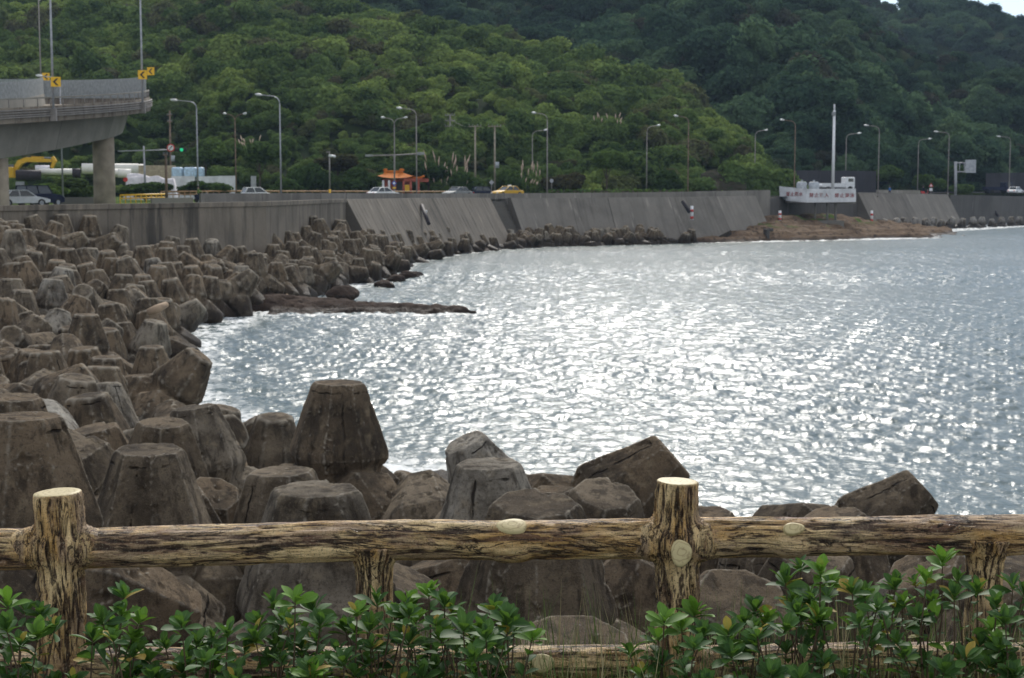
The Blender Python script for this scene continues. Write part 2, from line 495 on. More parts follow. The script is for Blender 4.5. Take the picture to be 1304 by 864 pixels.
M = {}
M['tetra'] = mat_tetra(); M['tetra_pale'] = mat_tetra(True)
M['seawall'] = mat_wallconc('stained_seawall_concrete', (0.21, 0.180, 0.142), joint=9.0, stain=0.85)
M['parapet'] = mat_wallconc('parapet_concrete', (0.22, 0.205, 0.18), joint=7.0, stain=0.35)
M['ribbed'] = mat_wallconc('streaked_revetment_concrete', (0.185, 0.162, 0.132), ribs=1.0, joint=14.0, stain=0.5)
M['smoothrev'] = mat_wallconc('revetment_concrete', (0.19, 0.174, 0.15), joint=9.5, stain=0.35)
M['darkwall'] = mat_wallconc('dark_seawall_concrete', (0.095, 0.09, 0.085), joint=10.0, stain=0.4)
M['bridge'] = mat_wallconc('overpass_concrete', (0.26, 0.245, 0.21), joint=12.0, stain=0.12, dark=(0.14, 0.13, 0.11))
M['fascia'] = mat_wallconc('overpass_edge_concrete', (0.22, 0.19, 0.15), joint=3.0, stain=0.75, dark=(0.06, 0.04, 0.03))
M['pier'] = flat('pier_concrete', (0.33, 0.28, 0.21), 0.9, 0.2, sc=0.8, var=0.3)
M['barkx'] = mat_bark('mock_log_paint_rail', 'x')
M['barkz'] = mat_bark('mock_log_paint_post', 'z')
M['cut'] = mat_cut()
M['leaf'] = mat_leaf()
M['twig'] = flat('shrub_twig_bark', (0.10, 0.07, 0.045), 0.85, 0.2, sc=30)
M['water'] = mat_water()
M['hillA'] = mat_leafmass('near_hill_foliage', (0.036, 0.068, 0.026), (0.094, 0.150, 0.048), (0.210, 0.275, 0.075), brown=(0.085, 0.08, 0.05))
M['hillB'] = mat_leafmass('rear_hill_foliage', (0.018, 0.040, 0.029), (0.042, 0.082, 0.050), (0.100, 0.160, 0.078), brown=(0.05, 0.048, 0.036))
M['road_tree'] = mat_leafmass('roadside_foliage', (0.025, 0.050, 0.018), (0.055, 0.095, 0.030), (0.105, 0.165, 0.045))
M['trunk'] = flat('tree_bark', (0.10, 0.08, 0.06), 0.9, 0.15, sc=4)
M['soil'] = mat_ground('hill_soil', (0.014, 0.024, 0.009), (0.022, 0.034, 0.012), (0.012, 0.016, 0.008), 0.08)
M['verge'] = mat_ground('verge_grass', (0.05, 0.085, 0.02), (0.085, 0.13, 0.03), (0.10, 0.10, 0.04), 0.15)
M['bank'] = mat_ground('bank_rubble', (0.030, 0.026, 0.021), (0.05, 0.043, 0.034), (0.02, 0.017, 0.014), 0.8)
M['topsoil'] = mat_ground('garden_soil', (0.07, 0.055, 0.035), (0.05, 0.06, 0.02), (0.10, 0.08, 0.05), 2.0)
M['asphalt'] = mat_ground('asphalt', (0.05, 0.05, 0.052), (0.06, 0.06, 0.06), (0.04, 0.04, 0.042), 0.6)
M['shelf'] = mat_rock('brown_shore_rock', (0.12, 0.082, 0.055), (0.17, 0.122, 0.083), (0.045, 0.033, 0.024), green=(0.06, 0.10, 0.02))
M['reef'] = mat_rock('dark_reef_rock', (0.055, 0.040, 0.032), (0.085, 0.063, 0.05), (0.028, 0.02, 0.016))
M['slide'] = mat_rock('bare_slope_rock', (0.032, 0.03, 0.02), (0.05, 0.044, 0.032), (0.02, 0.032, 0.01))
M['galv'] = flat('galvanised_pole', (0.34, 0.35, 0.37), 0.5, 0.5, metal=0.3, sc=2)
M['galv_dull'] = flat('dull_grey_pole', (0.24, 0.22, 0.20), 0.65, 0.4, sc=2)
M['rustpole'] = flat('rusting_pole', (0.20, 0.14, 0.10), 0.8, 0.3, sc=1.5, var=0.5)
M['cpole'] = flat('concrete_pole', (0.30, 0.26, 0.20), 0.9, 0.2, sc=2)
M['lamphead'] = flat('lamp_housing', (0.62, 0.63, 0.62), 0.4, 0.5)
M['white'] = flat('white_paint', (0.74, 0.75, 0.76), 0.45, 0.4, var=0.10)
M['whitedirty'] = flat('weathered_white_paint', (0.60, 0.61, 0.62), 0.6, 0.3, var=0.2, sc=0.8)
M['yellow'] = flat('yellow_paint', (0.62, 0.36, 0.02), 0.4, 0.4, var=0.1)
M['signyellow'] = flat('sign_yellow', (0.80, 0.46, 0.02), 0.5, 0.4, var=0.1)
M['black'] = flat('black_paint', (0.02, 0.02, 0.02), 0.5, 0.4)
M['rubber'] = flat('tyre_rubber', (0.025, 0.025, 0.025), 0.8, 0.3)
M['glass'] = flat('dark_car_glass', (0.03, 0.04, 0.045), 0.08, 0.6)
M['red'] = flat('red_paint', (0.55, 0.05, 0.04), 0.5, 0.4)
M['letter'] = flat('faded_red_lettering', (0.30, 0.10, 0.10), 0.7, 0.2)
M['redbrick'] = flat('red_temple_wall', (0.36, 0.10, 0.07), 0.8, 0.2, sc=1.5)
M['orange_tile'] = flat('orange_glazed_tile', (0.46, 0.14, 0.02), 0.85, 0.1, sc=2)
M['blue'] = flat('blue_paint', (0.05, 0.10, 0.42), 0.5, 0.4)
M['greygreen'] = flat('grey_green_paint', (0.25, 0.265, 0.26), 0.6, 0.3)
M['plastic'] = flat('grey_tank_plastic', (0.36, 0.39, 0.42), 0.55, 0.3)
M['pipewhite'] = flat('white_pipe_coating', (0.72, 0.70, 0.64), 0.55, 0.3, var=0.12, sc=0.8)
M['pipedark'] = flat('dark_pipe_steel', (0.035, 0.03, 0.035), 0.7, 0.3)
M['bluetank'] = flat('pale_blue_plastic', (0.45, 0.60, 0.74), 0.5, 0.3)
M['tarp'] = flat('white_tarpaulin', (0.62, 0.60, 0.62), 0.7, 0.2, sc=1)
M['beige'] = flat('beige_sheet', (0.38, 0.32, 0.22), 0.7, 0.2)
M['hoarding'] = mat_wallconc('dark_netting_hoarding', (0.045, 0.045, 0.052), joint=2.4, stain=0.3, dark=(0.02, 0.02, 0.022))
M['guard'] = flat('rusty_guardrail', (0.36, 0.22, 0.11), 0.7, 0.3, sc=1.2, var=0.4)
M['plume'] = flat('pampas_plume', (0.50, 0.38, 0.30), 0.9, 0.1)
M['grass'] = flat('grass_blade', (0.12, 0.19, 0.045), 0.6, 0.3, var=0.5, sc=12)
M['drygrass'] = flat('dry_grass_stalk', (0.38, 0.33, 0.18), 0.7, 0.2, var=0.3, sc=12)
M['skin'] = flat('skin', (0.45, 0.28, 0.20), 0.6, 0.3)
M['cloth_g'] = flat('green_jacket', (0.16, 0.24, 0.06), 0.8, 0.2)
M['cloth_b'] = flat('blue_shirt', (0.06, 0.16, 0.38), 0.8, 0.2)
M['cloth_d'] = flat('dark_trousers', (0.02, 0.025, 0.05), 0.85, 0.2)
M['driftwood'] = flat('bleached_driftwood', (0.34, 0.25, 0.17), 0.85, 0.2, sc=2)
def _green_lamp():
    t = NT('green_signal_light'); t.b.inputs['Emission Color'].default_value = (0.05, 1, 0.45, 1); t.b.inputs['Emission Strength'].default_value = 0.25
    return t.done((0.02, 0.5, 0.2))
M['greenlight'] = _green_lamp()

# ------------------------------------------------------------------ shoreline, walls: plan of the place
SHORE = [(400, 8), (60, 18), (20, 20), (12, 23), (8.5, 27), (6.4, 31), (3.8, 36), (1, 41), (-3.3, 44), (-7.6, 49), (-12.2, 60), (-15.9, 81),
         (-15.3, 95), (-12.5, 115), (-10.3, 136), (-10.5, 155), (-6.5, 174), (-3, 186), (4.7, 196), (18, 205), (37, 213), (60, 225), (64, 240), (66, 250), (86, 276), (109, 307), (156, 345), (500, 520)]
SH = np.array(SHORE, dtype=float)
SEA_POLY = SHORE + [(900, 520), (900, -60), (400, -60)]

def in_poly(P, poly):
    x, y = P[:, 0], P[:, 1]; c = np.zeros(len(P), bool); n = len(poly); j = n - 1
    for i in range(n):
        xi, yi = poly[i]; xj, yj = poly[j]
        if yi != yj:
            c ^= ((yi > y) != (yj > y)) & (x < (xj - xi) * (y - yi) / (yj - yi) + xi)
        j = i
    return c

def inland(P):
    """signed distance to the shoreline, positive on land"""
    P = np.atleast_2d(np.asarray(P, float))[:, :2]
    d = np.full(len(P), 1e9)
    for a, b in zip(SH[:-1], SH[1:]):
        ab = b - a; t = np.clip(((P - a) @ ab) / (ab @ ab), 0, 1)
        q = a + t[:, None] * ab
        d = np.minimum(d, np.hypot(*(P - q).T))
    return np.where(in_poly(P, SEA_POLY), -d, d)

def bank_z(P):
    P = np.atleast_2d(np.asarray(P, float)); s = inland(P)
    k = np.interp(P[:, 1], [0, 110, 140, 230], [0.22, 0.22, 0.52, 0.52])
    k = np.where((P[:, 0] > 30) & (P[:, 1] > 150), 0.06, k)
    z = np.clip(-1.2 + s * k, -3.0, 2.15)
    return z

# sea: a wind-chopped surface of many crossing waves, finer near the shore where the path is
def sea():
    rg = np.random.default_rng(77)
    Ys = [15.0]
    while Ys[-1] < 420: Ys.append(Ys[-1] * 1.0034)
    Ys = np.array(Ys); T = np.linspace(-0.46, 0.48, 1050)
    Yg, Tg = np.meshgrid(Ys, T, indexing='ij'); X = Yg * Tg; Y = Yg
    Z = np.zeros_like(X)
    lam = np.exp(rg.uniform(math.log(0.20), math.log(2.4), 64)); main = R(262)
    for l in lam:
        a = main + rg.normal(0, 1.0); k = 2 * np.pi / l
        slope = 0.056 * (1.25 if l < 1.2 else 0.75)
        # wave trains come in groups
        env = 0.55 + 0.45 * np.sin(X * rg.normal(0, .35 / l) + Y * rg.normal(0, .35 / l) + rg.uniform(0, 6.28))
        ph = k * (X * math.cos(a) + Y * math.sin(a)) + rg.uniform(0, 6.28) + 0.8 * np.sin(X * .21 + rg.uniform(0, 6)) * np.cos(Y * .13 + rg.uniform(0, 6))
        Z += (slope / k) * env * np.sin(ph)
    P2 = np.c_[X.ravel(), Y.ravel()]
    sl = fbm(P2 * (0.014, 0.045), 3, 21).reshape(X.shape)
    Z = Z * np.clip(1.0 + sl * 1.1, 0.45, 1.5)
    n, m = X.shape; i = np.arange(n * m).reshape(n, m)
    F = np.stack([i[:-1, :-1], i[1:, :-1], i[1:, 1:], i[:-1, 1:]], -1).reshape(-1, 4)[:, ::-1]
    V = np.stack([X, Y, Z], -1).reshape(-1, 3)
    b = len(V); V = np.r_[V, [(-900, -200, -.35), (1500, -200, -.35), (1500, 1500, -.35), (-900, 1500, -.35)]]
    F = np.r_[F, [[b, b + 1, b + 2, b + 3]]]
    fo = np.clip(1 + inland(V[:b, :2]) / 1.6, 0, 1) ** 1.5
    q = V[:b, :2]; u = (q[:, 0] + 16) / 13.4; dsp = np.abs(q[:, 1] - np.interp(u, [0, 1], [99.8, 96.2])) - np.interp(u, [-.3, 0, .4, .8, 1.0], [5, 4.8, 3.4, 2.3, .6])
    fo = np.maximum(fo, np.where((u > 0) & (u < 1.08), np.clip(1 - np.abs(dsp) / 1.2, 0, 1), 0))
    fo = np.r_[fo, np.zeros(4)]
    tag(link('sea', np_mesh('sea', V, F, True, {'foam': fo}), M['water']), kind='structure')
sea()

# bank under the blocks, rising to the path where the fence stands
def grid(x0, x1, y0, y1, st):
    xs = np.arange(x0, x1 + st, st); ys = np.arange(y0, y1 + st, st)
    X, Y = np.meshgrid(xs, ys); n, m = X.shape
    i = np.arange(n * m).reshape(n, m)
    F = np.stack([i[:-1, :-1], i[:-1, 1:], i[1:, 1:], i[1:, :-1]], -1).reshape(-1, 4)
    return np.c_[X.ravel(), Y.ravel()], F
P, F = grid(-120, 110, -20, 345, 1.5)
z = bank_z(P)
s = inland(P)
near = 5.85 - np.clip(P[:, 1] - 6.6, 0, 50) * 1.25
z = np.where(P[:, 1] < 20, np.maximum(z, near), z)
z = z + fbm(np.c_[P * 0.8, P[:, :1] * 0], 3, 5) * 0.25 * (P[:, 1] > 7)
tag(link('bank', np_mesh('bank', np.c_[P, z], F), M['bank']), kind='structure')
P, F = grid(-14, 14, -8, 6.9, 0.25)
z = 5.9 + fbm(P * 1.2, 3, 9) * 0.05 - np.clip(P[:, 1] - 6.2, 0, 1) * 0.5
tag(link('ground', np_mesh('ground', np.c_[P, z], F), M['topsoil']), kind='structure')

def poly_len(pl):
    d = [0]
    for a, b in zip(pl[:-1], pl[1:]): d.append(d[-1] + math.hypot(b[0] - a[0], b[1] - a[1]))
    return d

def sweep(pl, prof, step=2.0, closed=True):
    """pl [(x,y,z)] ; prof [(offset to the sea side, dz)] as a closed outline; UV in metres"""
    d = poly_len(pl); L = d[-1]; n = max(2, int(L / step) + 1)
    us = np.linspace(0, L, n); A = np.array(pl, float)
    X = np.interp(us, d, A[:, 0]); Y = np.interp(us, d, A[:, 1]); Z = np.interp(us, d, A[:, 2])
    tx, ty = np.gradient(X), np.gradient(Y); l = np.hypot(tx, ty); nx, ny = ty / l, -tx / l   # to the right of travel
    k = len(prof); V = []; UV = []
    pv = [0]
    for a, b in zip(prof[:-1], prof[1:]): pv.append(pv[-1] + math.hypot(b[0] - a[0], b[1] - a[1]))
    for i in range(n):
        for j, (o, dz) in enumerate(prof):
            V.append((X[i] + nx[i] * o, Y[i] + ny[i] * o, Z[i] + dz)); UV.append((us[i], pv[j]))
    F = []
    for i in range(n - 1):
        for j in range(k if closed else k - 1):
            F.append((i * k + j, i * k + (j + 1) % k, (i + 1) * k + (j + 1) % k, (i + 1) * k + j))
    if closed:
        F.append(tuple(range(k))); F.append(tuple((n - 1) * k + j for j in range(k))[::-1])
    me = np_mesh('sweep', V, F, smooth=False, uv=UV)
    bm = bmesh.new(); bm.from_mesh(me); bmesh.ops.recalc_face_normals(bm, faces=bm.faces); bm.to_mesh(me); bm.free()
    return me

def pt(px, py, Y):
    v = at(px, py, Y); return (v.x, v.y, v.z)

# left seawall, vertical, the outer one
wl = [(-95, 20, 6.7), (-62, 55, 6.6), pt(0, 262, 95), pt(340, 257, 118), pt(440, 253.5, 150)]
o = link('seawall', sweep(wl, [(0, -9), (0, -0.35), (0.12, -0.33), (0.12, 0), (-0.5, 0), (-0.5, -9)]), M['seawall'])
tag(o, 'tall stained vertical concrete seawall behind the blocks on the left, under the overpass', 'sea wall')
# revetments: slope outline seaward
def revet(name, pl, mat, label, run=3.6, h=6.6):
    o = link(name, sweep(pl, [(-0.6, 0), (0, 0), (run, -h), (run, -h - 3), (-0.6, -h - 3)]), mat)
    return tag(o, label, 'sea wall')
RT = [pt(440, 254, 150), pt(540, 252.5, 175), pt(640, 252, 198), pt(700, 252.5, 203), pt(870, 251.5, 212), pt(962, 249.5, 224)]
def sub(pl, a, b):
    """piece of a polyline by photo column"""
    A = np.array(pl); pxs = np.array([proj(p)[0] for p in pl])
    xs = [a] + [q for q in pxs if a < q < b] + [b]
    return [tuple(np.interp(x, pxs, A[:, i]) for i in range(3)) for x in xs]
revet('revetment', sub(RT, 441, 622), M['ribbed'], 'sloping concrete revetment with dark vertical streaks above the far blocks')
revet('revetment', sub(RT, 650, 771.6), M['smoothrev'], 'smooth grey sloping revetment right of the dark stairs, above the waterline blocks')
revet('revetment', sub(RT, 772.1, 962), M['smoothrev'], 'long smooth grey revetment left of the white sign, foot on brown rock')
# stairs recess between the revetments
g = MB()
sp = sub(RT, 623, 654)
a, b = Vector(sp[0]), Vector(sp[-1]); tdir = (b - a).normalized(); nr = Vector((tdir.y, -tdir.x, 0))
L = (b - a).length
for i in range(14):
    c = (a + b) / 2 + nr * (i * 0.27 - 1.2) - Vector((0, 0, 0.5 + i * 0.42)); c.z -= 1
    g.box(c, (L * 0.98, 0.4, 2.0), math.atan2(tdir.y, tdir.x))
o = g.build('stairs', M['smoothrev']); tag(o, 'dark concrete steps going down between two revetments', 'stairs')
# parapet along the road
PP = [pt(255, 246.5, 158), pt(430, 246, 168), pt(540, 246.5, 182), pt(640, 246.5, 200), pt(700, 246.3, 205), pt(870, 244.6, 214), pt(981, 242.3, 227)]
for (pa, pb, lab) in ((255, 440, 'pale grey road parapet standing behind the left seawall'), (440, 981, 'long low grey parapet along the road above the revetments')):
    o = link('parapet', sweep(sub(PP, pa + 0.5, pb), [(0, -6), (0, 0), (-0.35, 0), (-0.35, -6)]), M['parapet'])
    tag(o, lab, 'parapet')
# gap wall behind the rock shelf and right-hand walls
GW = [pt(981, 250, 227), pt(1000, 248, 236), pt(1092, 245, 252)]
o = link('retaining_wall', sweep(GW, [(0, -9), (0, -0.3), (-0.6, -0.3), (-0.6, -9)]), M['darkwall'])
tag(o, 'dark stone retaining wall behind the legs of the white sign', 'retaining wall')
RW = [pt(1093, 246.5, 252), pt(1205, 248.3, 282), pt(1304, 250.2, 312), (150, 350, 5.4), (320, 440, 5.2)]
revet('revetment', sub(RW, 1093, 1207), M['smoothrev'], 'grey sloping revetment right of the white sign, above the pale blocks', run=3.4, h=6.2)
o = link('seawall', sweep(sub(RW, 1208, proj(RW[-1])[0]), [(0, -9), (0.3, -0.2), (0.3, 0), (-0.5, 0), (-0.5, -9)]), M['darkwall'])
tag(o, 'dark vertical seawall running out of frame on the right', 'sea wall')
RPP = [pt(1093, 245.2, 253), pt(1205, 247.5, 283)]
o = link('parapet', sweep(RPP, [(0, -1.0), (0, 0), (-0.3, 0), (-0.3, -1.0)]), M['parapet'])
tag(o, 'short low parapet above the revetment right of the white sign', 'parapet')

# road and verge behind the walls
edge = [(-140, 10), (-62, 56), (-31.3, 96.5), (-18.8, 120), (-16.4, 151), (-10, 176), (-1.6, 201), (4, 206), (22.8, 216), (37, 229), (56, 254), (88, 313), (150, 352), (320, 442)]
def strip(name, e, o0, o1, z0, z1, mat, n=160):
    d = poly_len(e); u = np.linspace(0, d[-1], n); A = np.array(e, float)
    X = np.interp(u, d, A[:, 0]); Y = np.interp(u, d, A[:, 1])
    k = np.ones(9) / 9
    tx, ty = np.convolve(np.pad(np.gradient(X), 4, 'edge'), k, 'valid'), np.convolve(np.pad(np.gradient(Y), 4, 'edge'), k, 'valid')
    l = np.hypot(tx, ty); nx, ny = -ty / l, tx / l
    V = np.r_[np.c_[X + nx * o0, Y + ny * o0, np.full(n, z0)], np.c_[X + nx * o1, Y + ny * o1, np.full(n, z1)]]
    i = np.arange(n - 1); F = np.c_[i, i + 1, i + 1 + n, i + n]
    return link(name, np_mesh(name, V, F), mat)
# land platform: one big sheet inland of the wall line
land_poly = [(-900, 10)] + edge + [(1500, 760), (1500, 1500), (-900, 1500)]
bm = bmesh.new(); vs = [bm.verts.new((x, y, 5.55)) for x, y in land_poly]; bm.faces.new(vs); bmesh.ops.triangulate(bm, faces=bm.faces)
me = bpy.data.meshes.new('verge'); bm.to_mesh(me); bm.free()
tag(link('verge', me, M['verge']), kind='structure')
rd = [(-140, 24), (-70, 66), (-42, 102), (-30, 124), (-24, 152), (-16, 182), (-4, 208), (5, 214), (24, 225), (38, 240), (54, 266), (84, 322), (150, 362), (320, 450)]
tag(strip('road', rd, -6.5, 7.5, 5.85, 5.85, M['asphalt']), kind='structure')
tag(strip('road_marking', rd, 0.4, 0.55, 5.856, 5.856, M['white']), kind='structure')

# ------------------------------------------------------------------ hills
def hill(name, sil, foot, pxs, rows, seed, amp, mat):
    """sil: (px, py, Y) along the ridge; foot: (px, Y)"""
    S = np.array(sil, float); Ft = np.array(foot, float)
    cols = np.arange(pxs[0], pxs[1] + 1, pxs[2]); V = []
    ts = np.r_[np.linspace(0, 1, rows), np.linspace(1.08, 1.9, 8)]
    for px in cols:
        pr = np.interp(px, S[:, 0], S[:, 1]); Yr = np.interp(px, S[:, 0], S[:, 2]); Yf = np.interp(px, Ft[:, 0], Ft[:, 1])
        zr = at(px, pr, Yr).z - 3.0
        zr = max(zr, 5.0)
        for t in ts:
            Y = Yf + (Yr - Yf) * t
            z = 5.2 + (zr - 5.2) * (t ** 0.92 if t <= 1 else max(0.1, 1 - (t - 1) * 0.9))
            V.append(((px - 652) / FPX * Y, Y, z))
    V = np.array(V)
    hgt = np.clip((V[:, 2] - 6) / 14, 0, 1)
    tt = np.tile(ts, len(cols)); mask = np.clip(np.minimum(tt, np.abs(1 - tt) + 0.25) * 3, 0, 1)
    rd_ = fbm(V[:, :2] / 42.0, 3, seed)
    V[:, 2] += (np.abs(rd_) * -2.2 + 0.55) * amp * hgt * mask + fbm(V[:, :2] / 14.0, 2, seed + 5) * amp * 0.25 * hgt
    n, m = len(cols), len(ts); i = np.arange(n * m).reshape(n, m)
    F = np.stack([i[:-1, :-1], i[1:, :-1], i[1:, 1:], i[:-1, 1:]], -1).reshape(-1, 4)
    o = link(name, np_mesh(name, V, F), mat); tag(o, kind='structure')
    return V.reshape(n, m, 3), cols, ts

silA = [(-900, -150, 430), (-100, -60, 440), (200, -38, 430), (430, 4, 410), (560, 26, 395), (700, 62, 370), (780, 97, 345), (870, 125, 320), (930, 155, 300), (965, 190, 282), (985, 225, 268), (1000, 240, 262)]
footA = [(-900, 250), (0, 262), (250, 258), (300, 236), (640, 233), (800, 238), (960, 246), (1000, 252)]
hA = hill('front_hill', silA, footA, (-900, 1000, 20), 26, 3, 6.0, M['soil'])
silB = [(200, -60, 560), (600, -55, 540), (900, -45, 520), (1040, -6, 500), (1090, 24, 490), (1140, 60, 480), (1170, 80, 475), (1200, 78, 470), (1230, 86, 460), (1262, 94, 450), (1285, 112, 440), (1304, 120, 430), (1420, 160, 420), (1800, 200, 430)]
footB = [(200, 420), (800, 330), (960, 292), (1000, 288), (1100, 310), (1304, 368), (1800, 420)]
hB = hill('rear_hill', silB, footB, (200, 1800, 20), 26, 8, 9.0, M['soil'])
silC = [(900, 0, 760), (1080, -4, 740), (1108, 8, 735), (1130, 16, 730), (1160, 10, 730), (1215, 6, 720), (1255, 15, 710), (1285, 28, 700), (1310, 42, 690), (1420, 80, 680), (1800, 140, 700)]
footC = [(900, 560), (1304, 520), (1800, 520)]
hC = hill('far_hill', silC, footC, (900, 1800, 20), 20, 12, 8.0, M['soil'])

# sea air between the road and the hills
def haze():
    t = bpy.data.materials.new('sea_air'); t.use_nodes = True; nt = t.node_tree; nt.nodes.clear()
    o = nt.nodes.new('ShaderNodeOutputMaterial'); v = nt.nodes.new('ShaderNodeVolumePrincipled')
    v.inputs['Color'].default_value = (0.55, 0.74, 1.0, 1); v.inputs['Density'].default_value = 0.00011
    nt.links.new(v.outputs[0], o.inputs['Volume'])
    ob = MB().box((100, 450, 72), (2200, 1100, 156)).build('haze', t); tag(ob, kind='stuff'); ob['label'] = 'thin bluish sea haze in front of the hills'; ob['category'] = 'haze'
haze()

# crowns: lumpy core plus leaf clumps standing off it
def crown_mesh(seed, nleaf=1500, leaf=0.13, lobes=8, flat_=0.85, core_res=2):
    rg = np.random.default_rng(seed)
    C = rg.normal(0, 1, (lobes, 3)); C /= np.linalg.norm(C, axis=1)[:, None]
    C *= rg.uniform(0.3, 0.78, (lobes, 1)); C[:, 2] = np.abs(C[:, 2]) * flat_ * 0.9
    C[0] = (0, 0, 0.05); rad = rg.uniform(0.18, 0.46, lobes); rad[0] = 0.55
    bm = bmesh.new()
    bmesh.ops.create_icosphere(bm, subdivisions=core_res, radius=1)
    ico = np.array([v.co[:] for v in bm.verts]); fi = np.array([[v.index for v in f.verts] for f in bm.faces]); bm.free()
    V = []; F = []; cl = []
    for c, r in zip(C, rad):
        r_ = r * 0.86
        p = ico * r_ * (1, 1, flat_) * (1 + 0.16 * fbm(ico * 2.2 + seed, 2, seed))[:, None] + c
        F.append(fi + len(np.concatenate(V)) if V else fi.copy()); V.append(p); cl.append(np.zeros(len(p)))
    nV = sum(len(v) for v in V)
    # leaf clumps as bent triangles pairs
    li = rg.choice(lobes, nleaf, p=rad ** 2 / (rad ** 2).sum())
    d = rg.normal(0, 1, (nleaf, 3)); d /= np.linalg.norm(d, axis=1)[:, None]
    p = C[li] + d * (rad[li] * rg.uniform(0.84, 1.14, nleaf))[:, None] * (1, 1, flat_)
    keep = np.ones(nleaf, bool)
    for c, r in zip(C, rad):
        q = (p - c) / (1, 1, flat_); keep &= np.linalg.norm(q, axis=1) > r * 0.80
    keep &= p[:, 2] > -0.6
    p, d, li = p[keep], d[keep], li[keep]; n = len(p)
    nrm = d * 0.8 + rg.normal(0, 0.45, (n, 3)) + (0, 0, 0.35); nrm /= np.linalg.norm(nrm, axis=1)[:, None]
    a = np.cross(nrm, rg.normal(0, 1, (n, 3))); a /= np.linalg.norm(a, axis=1)[:, None]; b = np.cross(nrm, a)
    sz = leaf * rg.uniform(0.5, 1.25, n)[:, None]
    q = np.stack([p - a * sz, p - b * sz * 0.7, p + a * sz, p + b * sz * 0.7], 1).reshape(-1, 3)
    T = np.arange(n * 4).reshape(n, 4) + nV
    T = np.concatenate([T[:, [0, 1, 2]], T[:, [0, 2, 3]]])
    V.append(q); F.append(T); c1 = rg.uniform(0, 1, lobes)[li] * 0.6 + rg.uniform(0, 0.7, n); cl.append(np.repeat(np.clip(c1, 0, 1), 4))
    return np_mesh('crown', np.concatenate(V), np.concatenate(F), smooth=False, attrs={'clump': np.concatenate(cl)})

def crown_set(tagname, mat, seeds, **kw):
    c = bpy.data.collections.new(tagname)
    for s_ in seeds:
        m_ = crown_mesh(s_, **kw); m_.materials.append(mat)
        o = bpy.data.objects.new(tagname + '_crown', m_); c.objects.link(o)
    return c
CA = crown_set('near_wood', M['hillA'], range(6), nleaf=3000, leaf=0.075, lobes=12)
CB = crown_set('rear_wood', M['hillB'], range(20, 26), nleaf=3000, leaf=0.07, lobes=12)

def scatter_group(coll):
    g = bpy.data.node_groups.new('scatter', 'GeometryNodeTree')
    g.interface.new_socket('Geometry', in_out='INPUT', socket_type='NodeSocketGeometry')
    g.interface.new_socket('Geometry', in_out='OUTPUT', socket_type='NodeSocketGeometry')
    N = g.nodes; L = g.links
    gi = N.new('NodeGroupInput'); go = N.new('NodeGroupOutput')
    ci = N.new('GeometryNodeCollectionInfo'); ci.inputs['Collection'].default_value = coll
    ci.inputs['Separate Children'].default_value = True; ci.inputs['Reset Children'].default_value = True
    ip = N.new('GeometryNodeInstanceOnPoints'); ip.inputs['Pick Instance'].default_value = True
    def na(name, typ):
        x = N.new('GeometryNodeInputNamedAttribute'); x.data_type = typ; x.inputs['Name'].default_value = name; return x.outputs[0]
    L.new(gi.outputs[0], ip.inputs['Points']); L.new(ci.outputs[0], ip.inputs['Instance'])
    L.new(na('kindex', 'INT'), ip.inputs['Instance Index'])
    L.new(na('rot', 'FLOAT_VECTOR'), ip.inputs['Rotation'])
    L.new(na('scl', 'FLOAT_VECTOR'), ip.inputs['Scale'])
    L.new(ip.outputs[0], go.inputs[0])
    return g

def scatter(name, H, spacing, rmin, rmax, coll, label, cat, seed, lift=0.2, keepfn=None):
    V, cols, ts = H
    rg = np.random.default_rng(seed)
    pts = []; n, m, _ = V.shape
    for i in range(n - 1):
        for j in range(m - 1):
            a, b, c, d = V[i, j], V[i + 1, j], V[i + 1, j + 1], V[i, j + 1]
            A = np.linalg.norm(np.cross((b - a)[:3] * (1, 1, 0.7), (d - a)[:3] * (1, 1, 0.7)))
            if ts[j] > 1.2: continue
            k = rg.poisson(A / spacing ** 2)
            for _ in range(k):
                u, v = rg.random(2); p = (a * (1 - u) + b * u) * (1 - v) + (d * (1 - u) + c * u) * v
                x = proj(p)[0]
                if x < -260 or x > 1560: continue
                if keepfn and not keepfn(p, x): continue
                pts.append(p)
    pts = np.array(pts); n = len(pts)
    me = bpy.data.meshes.new(name)
    me.vertices.add(n)
    r = rmin + (rmax - rmin) * rg.random(n) ** 1.6
    r *= np.clip(1 + 1.1 * fbm(pts[:, :2] / 24.0, 2, seed), .6, 1.6)
    pts[:, 2] += r * lift
    me.vertices.foreach_set('co', pts.astype(np.float32).ravel())
    a = me.attributes.new('kindex', 'INT', 'POINT'); a.data.foreach_set('value', rg.integers(0, 6, n).astype(np.int32))
    a = me.attributes.new('rot', 'FLOAT_VECTOR', 'POINT'); a.data.foreach_set('vector', np.c_[rg.normal(0, .33, n), rg.normal(0, .33, n), rg.uniform(0, 6.28, n)].astype(np.float32).ravel())
    a = me.attributes.new('scl', 'FLOAT_VECTOR', 'POINT'); a.data.foreach_set('vector', np.c_[r * rg.uniform(.75, 1.45, n), r * rg.uniform(.75, 1.35, n), r * rg.uniform(.55, 1.25, n)].astype(np.float32).ravel())
    o = link(name, me); md = o.modifiers.new('scatter', 'NODES'); md.node_group = scatter_group(coll)
    tag(o, label, cat, kind='stuff')
    print(name, n)
    return o
def slide_gap(p, x):
    y = proj(p)[1]
    return not (885 < x < 948 and 212 < y < 250)
scatter('hillside_wood', hA, 2.3, 1.1, 4.3, CA, 'green scrub and low trees covering the front hill', 'woodland', 5, keepfn=slide_gap)
scatter('hillside_wood', hB, 3.7, 1.8, 6.8, CB, 'darker dense woodland on the steep hill behind', 'woodland', 6)
scatter('hillside_wood', hC, 6.5, 3.5, 7.5, CB, 'dark woodland on the farthest hill under the patch of sky', 'woodland', 7)

